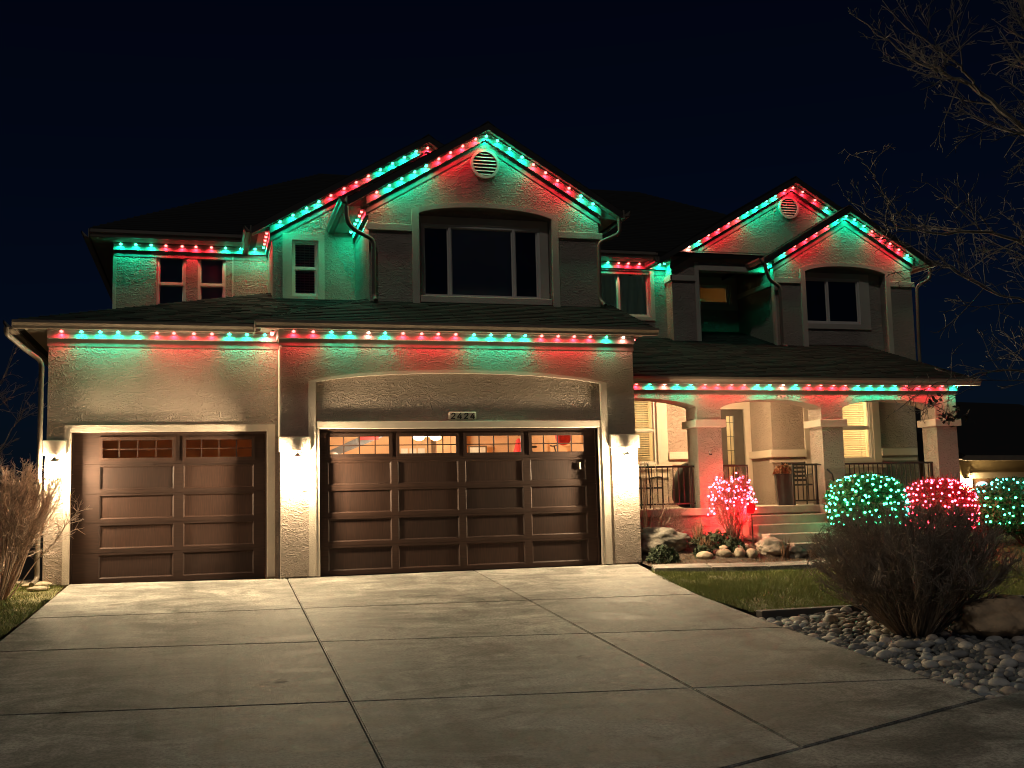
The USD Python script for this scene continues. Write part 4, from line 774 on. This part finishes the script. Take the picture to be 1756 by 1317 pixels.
bush('bare_shrub', 'bare pale twigged shrub glowing in the lantern light at the left garage corner', (-4.72, -1.0, gz(-4.9, -1.0)-.04), 1.15, .85, 1.92, .30, 95, 22, 4, .014, 'bark_light', 12, .15, low=.2)
bush('bare_shrub', 'small thin bare shrub against the porch base left of the red column', (6.55, .72, gz(6.55, .72)), .36, .25, 1.02, .2, 12, 6, 2, .009, 'bark_dark', 13, .05)
bush('bare_shrub', 'tall sparse bare sapling at the garage corner in front of the railing', (6.02, .45, gz(6.02, .45)), .55, .2, 1.95, .25, 7, 6, 1, .014, 'bark_dark', 14, .12, tw=(.15, .35))
rs = (7.74, .42, gz(7.74, .42))
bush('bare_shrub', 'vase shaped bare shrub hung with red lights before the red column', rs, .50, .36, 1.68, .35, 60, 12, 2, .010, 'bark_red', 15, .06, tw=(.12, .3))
def net(label, pts, mats, r, seed, cable=None, group=None):
    rr = np.random.default_rng(seed); t = thing('net_lights', label, 'string lights', group)
    for p in pts: obj('bulb', (IV*r*rr.uniform(.65, 1.15)+p, IF), mats[rr.integers(len(mats))] if not callable(mats) else mats(p), t, smooth=True)
    if cable: obj('cable', cable, 'black_metal', t)
    return t
r = np.random.default_rng(3); pts = []
for k in range(150):
    ph = r.uniform(0, 2*np.pi); rho = math.sqrt(r.uniform(0, 1)); pts.append((rs[0]+.50*rho*math.cos(ph), rs[1]+.36*rho*math.sin(ph), 1.02+r.uniform(0, .62)*(1-.5*rho**2)-.25*(rho > .8)*r.random()))
cb = MB(); o = sorted(range(150), key=lambda i: math.atan2(pts[i][1]-rs[1], pts[i][0]-rs[0])); 
for a, b in zip(o[:-1], o[1:]): cb.tube([pts[a], (np.array(pts[a])+pts[b])/2-[0, 0, .03], pts[b]], .003, 3, False)
net('tangle of red bulbs wound through the vase shaped bare shrub', pts, ['net_red'], .0225, 4, cb)
def leafy(name, label, c, rx, ry, rz_, n, size, mat, seed, box=2.6, twiggy=False):
    r = np.random.default_rng(seed); q = r.normal(size=(n, 3)); q /= np.linalg.norm(q, axis=1)[:, None]
    s = (np.abs(q)**box).sum(1)**(-1/box); rad = s*r.uniform(.55, 1.03, n)**.5*(1+.09*(meshkit.fbm(q*3.2+seed, 2, seed)-.5)*2)
    p = np.array(c)+q*rad[:, None]*[rx, ry, rz_]; p = p[p[:, 2] > g(p[:, 0], p[:, 1])]; n = len(p)
    d = r.normal(size=(n, 3))+.6*q[:n]; d /= np.linalg.norm(d, axis=1)[:, None]; e = np.cross(d, r.normal(size=(n, 3))); e /= np.linalg.norm(e, axis=1)[:, None]
    l = size*r.uniform(.6, 1.4, (n, 1)); w = l*(.08 if twiggy else .34)
    v = np.stack([p-e*w*.4, p+d*l*.5-e*w, p+d*l, p+d*l*.5+e*w], 1).reshape(-1, 3); f = np.arange(4*n).reshape(n, 4)
    t = thing(name, label, 'shrub'); obj('leaves' if not twiggy else 'twigs', (v, np.vstack([f[:, [0, 1, 2]], f[:, [0, 2, 3]]])), mat, t, kind='stuff')
    m = MB(); b0 = np.array([c[0], c[1], gz(c[0], c[1])-.03])
    for k in range(26):
        a = r.normal(size=3); a /= np.linalg.norm(a); T = np.array(c)+a*[rx*.85, ry*.85, rz_*.8]; m.tube(curve(b0+[a[0]*.08, a[1]*.08, 0], (b0+T)/2+[0, 0, .05], T, 5), np.linspace(.014, .004, 5), 4, False)
    obj('stems', m, 'bark_dark', t); return t
def netpts(c, rx, ry, rz_, seed, step=.112, zmin=-.55, box=2.6):
    r = np.random.default_rng(seed); out = []
    for i, el in enumerate(np.arange(zmin, 1.35, step/rz_)):
        k = max(3, int(2*np.pi*math.cos(el)*max(rx, ry)/(step*1.12)))
        for j in range(k):
            az = 2*np.pi*(j+.5*(i % 2))/k + r.normal()*.06; q = np.array([math.cos(el)*math.cos(az), math.cos(el)*math.sin(az), math.sin(el)]) + r.normal(size=3)*.035
            q /= np.linalg.norm(q)
            if q[1] > .45: continue
            s = (np.abs(q)**box).sum()**(-1/box); out.append(np.array(c)+q*s*1.03*np.array([rx, ry, rz_]))
    return out
GB, RB, TB = (10.36, .02, .92), (11.93, -.05, .80), (13.80, -.1, .82)
leafy('rounded_shrub', 'clipped round green shrub wrapped in green lights beside the steps', GB, .72, .60, .56, 9000, .07, 'leaf_green', 21)
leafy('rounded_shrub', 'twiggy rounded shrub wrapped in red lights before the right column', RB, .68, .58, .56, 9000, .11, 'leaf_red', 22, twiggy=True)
leafy('rounded_shrub', 'green shrub with teal and green lights at the right edge of the picture', TB, .98, .7, .54, 8000, .07, 'leaf_green', 23)
net('net of green bulbs over the clipped round shrub beside the steps', netpts(GB, .72, .60, .56, 31), lambda p: 'net_teal' if p[0] > 10.85 else 'net_green', .0245, 5)
net('net of red bulbs over the twiggy rounded shrub', netpts(RB, .68, .58, .56, 32, .118), ['net_red'], .0245, 6)
net('net of teal and green bulbs on the shrub at the right edge of the picture', netpts(TB, .98, .7, .54, 33, .15), lambda p: 'net_teal' if p[2] > 1.1 else 'net_green', .0245, 7)
# ornamental grass between the red and the teal shrub
def tuft(name, label, c, rad, h, n, mat, seed, lean=.35, w=.006, cat='grass clump'):
    r = np.random.default_rng(seed); V = []
    for k in range(n):
        a = r.uniform(0, 2*np.pi); rr = rad*math.sqrt(r.random()); b0 = np.array([c[0]+rr*math.cos(a), c[1]+rr*math.sin(a), c[2]]); d = np.array([math.cos(a), math.sin(a), 0])*lean*r.uniform(.2, 1)*h
        t_ = b0+d+[0, 0, h*r.uniform(.6, 1)]; md = (b0+t_)/2-d*.2+[0, 0, .05*h]; s = np.array([-math.sin(a), math.cos(a), 0])*w; V += [b0-s, b0+s, md+s*.8, md-s*.8, t_]
    n0 = np.arange(n)[:, None]*5; F = np.vstack([n0+[0, 1, 2], n0+[0, 2, 3], n0+[3, 2, 4]]); t = thing(name, label, cat); obj('blades', (np.array(V), F), mat, t, kind='stuff'); return t
tuft('ornamental_grass', 'upright reddish brown clump of dead ornamental grass between two lit shrubs', (13.05, .15, gz(13.05, .15)), .18, 1.15, 420, 'dry_grass', 41, .16)
for i, (x, y, h_, lb) in enumerate([(6.95, .05, .42, 'short dead flower stalks right of the dark boulder'), (8.45, -.2, .42, 'dry straw coloured stalks in front of the pale boulder'), (7.05, .5, .5, 'upright brown stalk tuft before the red porch base'), (8.95, -.3, .2, 'low dry tuft at the foot of the porch steps')]):
    tuft('dead_plant', lb, (x, y, gz(x, y)), .10, h_, 60, 'dry_grass', 50+i, .3, .005, 'plant')
def creeper(label, x, y, rx, ry, h_, seed):
    r = np.random.default_rng(seed); n = 700; p = r.normal(size=(n, 3)); p /= np.linalg.norm(p, axis=1)[:, None]; p[:, 2] = np.abs(p[:, 2]); p *= r.uniform(.3, 1, (n, 1))**.5*np.array([rx, ry, h_]); p += [x, y, 0]; p[:, 2] += g(p[:, 0], p[:, 1])
    d, e = r.normal(size=(n, 3))*.028, r.normal(size=(n, 3))*.014; v = np.stack([p-e, p+d, p+e, p-d], 1).reshape(-1, 3); f = np.arange(4*n).reshape(n, 4)
    t = thing('low_plant', label, 'plant'); obj('leaves', (v, np.vstack([f[:, [0, 1, 2]], f[:, [0, 2, 3]]])), 'ground_plant', t, kind='stuff')
creeper('dark low evergreen mat behind the row of round stones', 7.35, .42, .5, .22, .22, 61); creeper('greyish green low plant beside the row of round stones', 7.62, .2, .24, .16, .2, 62); creeper('low dark plant spilling over the boulder at the garage corner', 6.05, -.12, .32, .2, .26, 63); creeper('low brown plant between dark boulder and round stones', 6.92, .02, .2, .14, .2, 64)

# recursive bare tree
def branchy(limbs, seed, levels=3, r_tip=.0035, n1=9, bias=np.array([0, 0, .25]), dens=1.0, xmin=None):
    r = np.random.default_rng(seed); big, fine = MB(), MB()
    def grow(P, r0, r1, lv):
        P = np.asarray(P, float); L_ = np.linalg.norm(np.diff(P, axis=0), axis=1).sum()
        (big if lv == 0 else fine).tube(P, np.linspace(r0, r1, len(P)), 6 if lv == 0 else (4 if lv == 1 else 3), False)
        if lv >= levels: return
        k = max(2, int(dens*(n1 if lv == 0 else 6)*(L_/(2.0 if lv == 0 else .9))))
        for i in range(k):
            u = r.uniform(.15, 1); x = u*(len(P)-1); j = min(int(x), len(P)-2); p = P[j]+(P[j+1]-P[j])*(x-j); tg = P[j+1]-P[j]; tg /= np.linalg.norm(tg)
            d = tg*.75+r.normal(size=3)*.48+bias; d /= np.linalg.norm(d); ln = min(L_, 2.6)*r.uniform(.22, .46)*(1.1-.6*u)+.06; rr = (r0+(r1-r0)*u)*.5
            if xmin is not None and p[0]+d[0]*ln < xmin: continue
            q = [p]; dd = d
            for s in range(4): dd = dd+r.normal(size=3)*.14+bias*.12; dd /= np.linalg.norm(dd); q.append(q[-1]+dd*ln/4)
            grow(q, max(rr, r_tip), r_tip, lv+1)
    for P, a, b in limbs: 
        a, b = a*.75, b*.8
        P = np.asarray(P, float); t = np.linspace(0, len(P)-1, 4*len(P)); Q = np.stack([np.interp(t, range(len(P)), P[:, k]) for k in range(3)], 1)
        for _ in range(2): Q[1:-1] = .5*Q[1:-1]+.25*(Q[:-2]+Q[2:])
        Q[1:-1] += r.normal(size=(len(Q)-2, 3))*.02; grow(Q, a, b, 0)
    return big, fine
TX, TY = 10.6, -6.2
limbs = [([(TX-.1, TY, 3.2), (9.9, -6.1, 5.4), (9.25, -6, 6.17), (8.51, -5.9, 6.81), (8.05, -5.8, 7.04), (7.6, -5.7, 7.28), (6.94, -5.6, 7.77)], .075, .008),
         ([(TX-.05, TY, 3.6), (9.6, -6.3, 5.6), (9.24, -6.4, 6.52), (9.12, -6.4, 7.17), (9.0, -6.4, 8.1), (8.8, -6.5, 9.2)], .07, .02),
         ([(8.62, -5.92, 6.70), (8.26, -6.1, 6.86), (7.92, -6.3, 6.97), (7.25, -6.5, 7.1), (6.62, -6.6, 7.55)], .03, .005),
         ([(TX-.1, TY, 3.5), (9.9, -6.4, 4.9), (9.21, -6.6, 5.65), (8.79, -6.7, 5.85), (8.09, -6.8, 5.86), (7.6, -6.8, 6.1)], .05, .006),
         ([(TX-.15, TY, 3.0), (9.8, -5.8, 4.3), (9.12, -5.6, 4.79), (8.09, -5.5, 4.8), (7.5, -5.4, 4.82), (7.1, -5.3, 5.0), (6.85, -5.2, 5.3)], .045, .005),
         ([(7.5, -5.4, 4.82), (7.3, -5.5, 5.3), (7.05, -5.5, 5.6), (6.85, -5.5, 5.85)], .018, .005),
         ([(TX-.15, TY, 2.6), (9.7, -6.2, 3.3), (8.98, -6.1, 3.66), (8.27, -6.0, 3.9), (7.7, -5.9, 4.24), (7.25, -5.8, 4.55)], .035, .005),
         ([(TX-.15, TY, 2.3), (9.6, -5.6, 2.8), (8.9, -5.4, 2.85), (8.3, -5.2, 2.7), (7.9, -5.1, 2.55)], .03, .005),
         ([(TX, TY, 4.2), (10.2, -6.0, 6.5), (9.7, -5.8, 7.8), (9.4, -5.8, 8.8)], .07, .02)]
bb, ff = branchy(limbs, 71, 3, .0042, 9, np.array([.10, 0, .12]), 1.15, 6.75)
t = thing('bare_tree', 'bare deciduous tree spreading its branches in from the right edge', 'tree')
obj('trunk', MB().tube([(TX+.05, TY, gz(TX, TY)-.2), (TX, TY, .8), (TX-.05, TY, 2.2), (TX-.02, TY, 4.4)], [.24, .19, .16, .10], 10), 'bark_tree', t); obj('limbs', bb, 'bark_tree', t); obj('branches', ff, 'bark_tree', t, kind='stuff')
m = MB()
for (x, y, z) in ((8.1, -5.15, 2.42), (8.2, -5.2, 2.2), (8.3, -5.2, 2.15), (8.55, -5.25, 2.18), (8.45, -5.2, 2.3)):
    for k in range(9):
        p_ = np.array([x, y, z])+rng.normal(size=3)*.045; a = rng.normal(size=3); a /= np.linalg.norm(a); b = np.cross(a, rng.normal(size=3)); b /= np.linalg.norm(b); m.add([p_-a*.05, p_+b*.028, p_+a*.06, p_-b*.028], [[0, 1, 2], [0, 2, 3]])
obj('leaves', m, 'dead_leaf', t, kind='stuff')
def small_tree(label, x, y, h_, sp, seed, mat='bark_tree', lv=3, r0=.08):
    r = np.random.default_rng(seed); z0 = gz(x, y)-.1; lm = []
    for k in range(9):
        a = 2*np.pi*k/9+r.normal()*.3; zz = z0+h_*r.uniform(.18, .45); e = np.array([x+sp*math.cos(a)*r.uniform(.6, 1), y+sp*math.sin(a)*r.uniform(.6, 1), z0+h_*r.uniform(.65, 1)]); b0 = np.array([x, y, zz]); lm.append(([b0, (b0+e)/2+[sp*.15*math.cos(a), sp*.15*math.sin(a), 0], e], r0*.45, .006))
    bb, ff = branchy(lm, seed+1, lv, .004, 8, np.array([0, 0, .12])); t = thing('bare_tree', label, 'tree'); obj('trunk', MB().tube([(x, y, z0), (x+.03, y, z0+h_*.3), (x, y, z0+h_*.62)], [r0, r0*.7, r0*.25], 8), mat, t); obj('limbs', bb, mat, t); obj('branches', ff, mat, t, kind='stuff')
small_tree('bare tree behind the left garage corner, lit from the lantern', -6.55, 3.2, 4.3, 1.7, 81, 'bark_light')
small_tree('tall dim bare tree beyond the left side of the house', -9.0, 10.0, 7.0, 3.0, 83, 'bark_tree')

# ---------------------------------------------------------------- garden stones, river stones, edging
def rock(c, s, seed, sub_=3, amp=.25, flat=1.0, rz=0.0, fr=1.6):
    m = trimesh.creation.icosphere(sub_, 1.0); v = np.asarray(m.vertices).copy(); k = 1+amp*2*(meshkit.fbm(v*fr+seed*3.7, 3, seed)-.5); v *= k[:, None]; 
    v *= np.array(s); ca, sa = math.cos(rz), math.sin(rz); v = np.stack([v[:, 0]*ca-v[:, 1]*sa, v[:, 0]*sa+v[:, 1]*ca, v[:, 2]], -1); return v+np.array(c), np.asarray(m.faces)
def boulder(label, x, y, s, mat, seed, amp=.35, rz=0., cat='boulder', name='boulder'):
    v, f = rock((x, y, gz(x, y)+s[2]*.45), s, seed, 4 if s[0] > .3 else 3, amp, rz=rz); return tag(obj(name, (v, f), mat, smooth=28), label, cat)
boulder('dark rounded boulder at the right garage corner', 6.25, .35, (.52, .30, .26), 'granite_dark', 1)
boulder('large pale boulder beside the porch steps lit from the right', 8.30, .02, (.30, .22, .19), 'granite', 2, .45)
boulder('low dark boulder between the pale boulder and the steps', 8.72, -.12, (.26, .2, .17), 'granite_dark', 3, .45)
boulder('big orange brown boulder behind the river stones at the right edge', 7.12, -7.42, (.56, .34, .30), 'orange_stone', 6, .4, .1)
for i, (x, y, s, lb) in enumerate([(7.30, -.02, (.155, .11, .085), 'leftmost oval stone of the small row in the flower bed'), (7.60, -.05, (.12, .10, .10), 'middle round stone of the small row in the flower bed'), (7.83, -.08, (.13, .11, .10), 'rightmost round stone of the small row in the flower bed'),
        (7.42, .22, (.16, .09, .05), 'flat grey slab stone lying behind the small row'), (7.68, .16, (.13, .09, .07), 'oval stone behind the middle of the small row'), (7.86, .2, (.08, .07, .07), 'small stone behind the right end of the row'), (8.15, .55, (.16, .1, .06), 'flat pink lit stone at the foot of the floodlight'), (6.88, -.1, (.15, .10, .09), 'mottled stone between the dark boulder and the row')]):
    boulder(lb, x, y, s, 'tan_stone', 10+i, .14, i*.4, 'stone', 'garden_stone')
t = thing('garden_ornament', 'small brown bird ornament standing before the red porch base', 'ornament', loc=(7.42, .66, gz(7.42, .66)))
v, f = ico((0, 0, .08), .075, 2, (1.5, .8, .8)); obj('body', (v, f), 'tan_stone', t, smooth=True); v, f = ico((.11, 0, .17), .04, 2, (1.1, .9, 1)); obj('head', (v, f), 'picture_wood', t, smooth=True); obj('neck', MB().tube([(.07, 0, .09), (.10, 0, .15)], .03, 6), 'tan_stone', t); obj('beak', MB().tube([(.14, 0, .17), (.19, 0, .165)], [.014, .003], 5), 'picture_wood', t)
tag(obj('timber_edging', MB().bbox(5.10, 9.4, -5.42, -5.25, -.62, -.335, .012), 'timber'), 'dark timber edging between the lawn and the river stones', 'edging')
for i, (x, y, s) in enumerate([(-4.35, .35, (.28, .16, .05)), (-4.62, .95, (.3, .18, .05)), (-4.95, 1.45, (.3, .2, .05)), (-4.28, -.1, (.2, .12, .04))]):
    boulder(['flat pinkish stone at the left door corner', 'second flat edging stone under the left shrub', 'farthest flat edging stone behind the left shrub', 'small flat edging stone nearest the lawn'][i], x, y, s, 'tan_stone', 30+i, .15, .9, 'stone', 'edging_stone')
bedp = Polygon([(4.98, -5.43), (9.4, -5.43), (9.4, -9.0), (8.6, -9.32), (5.6, -9.62), (4.93, -9.82), (4.90, -8.2), (4.90, -6.5)])
fb = lambda x, y: .07*np.asarray(y)-.085+.05*np.clip((np.asarray(x)-5.2), 0, 1.2)
bed = thing('rock_bed', 'bed of grey river stones right of the driveway', kind='structure')
e = trimesh.creation.extrude_polygon(bedp, 1.0, engine='earcut'); v = np.asarray(e.vertices).copy(); v[:, 2] = fb(v[:, 0], v[:, 1])+np.where(v[:, 2] > .5, 0, -.2); obj('bed_soil', (v, e.faces), 'soil', bed)
r = np.random.default_rng(91); stones = []; grid = {}
tries = 0
while tries < 26000 and len(stones) < 2200:
    tries += 1; x, y = r.uniform(4.9, 8.2), r.uniform(-9.85, -5.45); s = .82*r.choice([.045, .06, .075, .095, .12], p=[.2, .28, .27, .17, .08])*r.uniform(.85, 1.1)
    if not bedp.contains(Point(x, y).buffer(s*.75)) or x > 5.6+(-5.0-y)*.62+.35: continue
    if math.hypot(x-6.2, y+7.05) < .25: continue
    k = (int(x/.25), int(y/.25))
    if any(math.hypot(x-a, y-b) < (s+c)*.78 for dx in (-1, 0, 1) for dy in (-1, 0, 1) for a, b, c in grid.get((k[0]+dx, k[1]+dy), ())): continue
    stones.append((x, y, s)); grid.setdefault(k, []).append((x, y, s))
stones.sort(key=lambda q: -q[2]/math.hypot(q[0]+1.8, q[1]+18.2))
rest = MB()
for i, (x, y, s) in enumerate(stones):
    a = r.uniform(.75, 1.5); v, f = rock((x, y, float(fb(x, y))+s*r.uniform(.25, .5)), (s*a, s*r.uniform(.75, 1.0), s*r.uniform(.55, .8)), i % 97, 2, .13, rz=r.uniform(0, 3.1), fr=1.1)
    if i < 300: obj('cobble', (v, f), 'cobble_%d' % r.integers(5), bed, smooth=True)
    else: rest.add(v, f)
for k in range(900):   # small stones filling the gaps
    x, y = r.uniform(4.92, 8.0), r.uniform(-9.8, -5.45)
    if bedp.contains(Point(x, y)) and x < 5.6+(-5.0-y)*.62+.35: s = r.uniform(.02, .04); rest.add(*rock((x, y, float(fb(x, y))+s*.4), (s*1.2, s, s*.8), k % 97, 1, .1))
obj('cobbles', rest, 'cobble_mix', bed, smooth=True, kind='stuff')

for i, (x, y, lb) in enumerate([(-1.12, -7.35, 'dry brown leaf lying on the left half of the driveway'), (2.0, -7.2, 'tiny dry leaf lying near the middle of the driveway'), (4.6, -8.4, 'small dark leaf at the driveway edge by the river stones')]):
    z = .07*y+.004; tag(obj('fallen_leaf', (np.array([(x-.06, y, z), (x, y-.025, z+.012), (x+.07, y+.01, z+.003), (x+.01, y+.035, z+.015)]), np.array([[0, 1, 3], [1, 2, 3]])), 'dead_leaf'), lb, 'leaf')

# ---------------------------------------------------------------- lawn
lawn_r = Polygon([(5.63, -1.30), (6.4, -1.5), (7.3, -1.72), (8.1, -1.78), (9.6, -1.72), (11.5, -2.0), (11.5, -5.24), (5.09, -5.24), (5.03, -4.0), (5.22, -2.0), (5.42, -1.0)])
lawn_s = Polygon([(5.70, -1.22), (5.54, -.46), (5.68, -.5), (5.66, -1.2)])
lawn_l = Polygon([(-4.2, -9), (-4.14, -4.2), (-4.0, -2.0), (-3.93, .1), (-4.2, .22), (-4.9, 1.0), (-5.6, 1.8), (-9, 2.2), (-9, -9)])
lawn = thing('lawn', 'short winter lawn, part green part straw coloured', kind='structure')
import shapely
def inpoly(p): return lambda c: shapely.contains_xy(p, c[:, 0], c[:, 1])
for P_ in (lawn_r, lawn_l):
    a, b, c, d = P_.bounds; e = trimesh.creation.triangulate_polygon(P_, engine='earcut')
    m = sheet(np.arange(a, c, .12), np.arange(b, d, .12), -.012, inpoly(P_.buffer(-.05)), rough=.05); obj('turf', m, 'turf', lawn, smooth=True)
def blades(P_, n, seed, h0=.035, h1=.075):
    r = np.random.default_rng(seed); a, b, c, d = P_.bounds; p = r.uniform((a, b), (c, d), (int(n*2.2), 2)); p = p[shapely.contains_xy(P_, p[:, 0], p[:, 1])][:n]
    den = meshkit.fbm(np.c_[p*1.7, np.zeros(len(p))], 3, 9); p = p[r.random(len(p)) < np.clip(.25+1.5*(den-.25), .15, 1)]; n = len(p)
    th = r.uniform(0, 2*np.pi, n); h_ = r.uniform(h0, h1, n)*(.6+.8*meshkit.fbm(np.c_[p*2.3, np.ones(n)], 2, 4)); ln = r.uniform(.2, 1.1, n)*h_; z = g(p[:, 0], p[:, 1])-.012
    la = th+r.normal(size=n)*.8; b0 = np.c_[p, z]; sd = np.c_[np.cos(th), np.sin(th), np.zeros(n)]*.0042; tip = b0+np.c_[np.cos(la)*ln, np.sin(la)*ln, h_]
    v = np.stack([b0-sd, b0+sd, tip], 1).reshape(-1, 3); return v, np.arange(3*n).reshape(n, 3)
v1, f1 = blades(lawn_r, 130000, 101); v2, f2 = blades(lawn_l.intersection(sbox(-6.5, -6, -3.8, 2)), 50000, 102)
obj('grass', (v1, f1), 'grass_blade', lawn, kind='stuff'); obj('grass', (v2, f2), 'grass_blade', lawn, kind='stuff')
bedr = Polygon([(5.68, -.48), (6.6, -.70), (7.55, -.93), (8.6, -.95), (9.0, .9), (5.7, 1.0)])
obj('flower_bed', sheet(np.arange(5.68, 10.2, .08), np.arange(-.98, 1.02, .08), 0.0, lambda c: (c[:, 1] > np.interp(c[:, 0], [5.68, 6.6, 7.55, 8.3, 9.6], [-.44, -.66, -.89, -.94, -.89])), rough=.07), 'soil', smooth=True, kind='structure', label='dark soil bed along the porch base')
bv, bf = blades(bedr, 5200, 103, .03, .09); tag(obj('bed_litter', (bv, bf), 'dry_grass'), 'dry stems and litter scattered over the flower bed', 'litter', kind='stuff')
obj('ground_right', sheet(np.linspace(8.9, 40, 40), np.linspace(-9.3, 4, 30), -.03, lambda c: ~((c[:, 1] < -5.2) & (c[:, 0] < 9.4)) & ~((c[:, 0] < 11.5) & (c[:, 1] < -1.6)) & ~((c[:, 0] < 10.3) & (c[:, 1] > -1.0))), 'turf', kind='structure', label='dark ground to the right of the house')

# ---------------------------------------------------------------- neighbouring house far right
nb = thing('neighbour_house', 'low neighbouring house at the far right with a lit garage front', 'house')
nx = np.array([.97, .243, 0]); ny = np.array([-.243, .97, 0]); o = np.array([21.9, 12.0, -.9])
nbx = lambda n, a0, a1, b0, b1, z0, z1, mat, par=nb: obj(n, MB().extr(rect(a0, a1, b0, b1), z1-z0, o+[0, 0, z0+.9], nx, ny, Z), mat, par)
nw = obj('wall', MB().extr(rect(0, 9, -1.0, 2.15).difference(rect(.62, 5.4, -1.2, 1.55)), .2, o*[1, 1, 0], nx, Z, ny), 'neighbour_wall', nb)
nbx('wall', -.2, 0, 0, 7, -1.0, 2.15, 'neighbour_wall'); nbx('roof_edge', -.6, 9.4, -.75, -.6, 2.12, 2.28, 'gutter'); nbx('soffit', -.6, 9.4, -.6, .0, 2.16, 2.2, 'soffit'); nbx('header', .45, 5.55, -.06, -.002, 1.56, 1.74, 'trim_paint')
obj('roof', MB().extr(Polygon([(-.75, 2.28), (4.2, 4.6), (8, 4.6), (8, 2.2), (-.6, 2.2)]), 10.0, o*[1, 1, 0]-nx*.6, ny, Z, nx), 'shingle', nb)
ngd = obj('garage_door', MB().extr(rect(.64, 5.38, -.95, 1.54), .05, o*[1, 1, 0]+ny*.12, nx, Z, ny), 'neighbour_door', nb)
for k in range(4):
    xc = 1.22+k*1.18; ar = [(xc-.33, 1.30)]+[(xc+.33*math.cos(q), 1.30+.16*math.sin(q)) for q in np.linspace(np.pi, 0, 13)]
    obj('arched_lite', MB().extr(Polygon(ar), .02, o*[1, 1, 0]+ny*.09, nx, Z, ny), 'neighbour_lite', ngd)
t = thing('neighbour_lamp', 'glowing wall lamp on the corner of the neighbouring house', 'wall lamp', loc=tuple(o*[1, 1, 0]+nx*.26-ny*.12+[0, 0, 1.42]))
v, f = ico((0, 0, 0), .09, 2, (1, 1, 1.5)); obj('globe', (v, f), 'neighbour_glow', t, smooth=True); obj('cap', (np.asarray(trimesh.creation.cone(.12, .09).vertices)+[0, 0, .12], trimesh.creation.cone(.12, .09).faces), 'dark_metal', t); obj('bracket', MB().tube([(0, 0, -.13), (-.243*-.1, .097, -.13)], .015, 5), 'dark_metal', t)
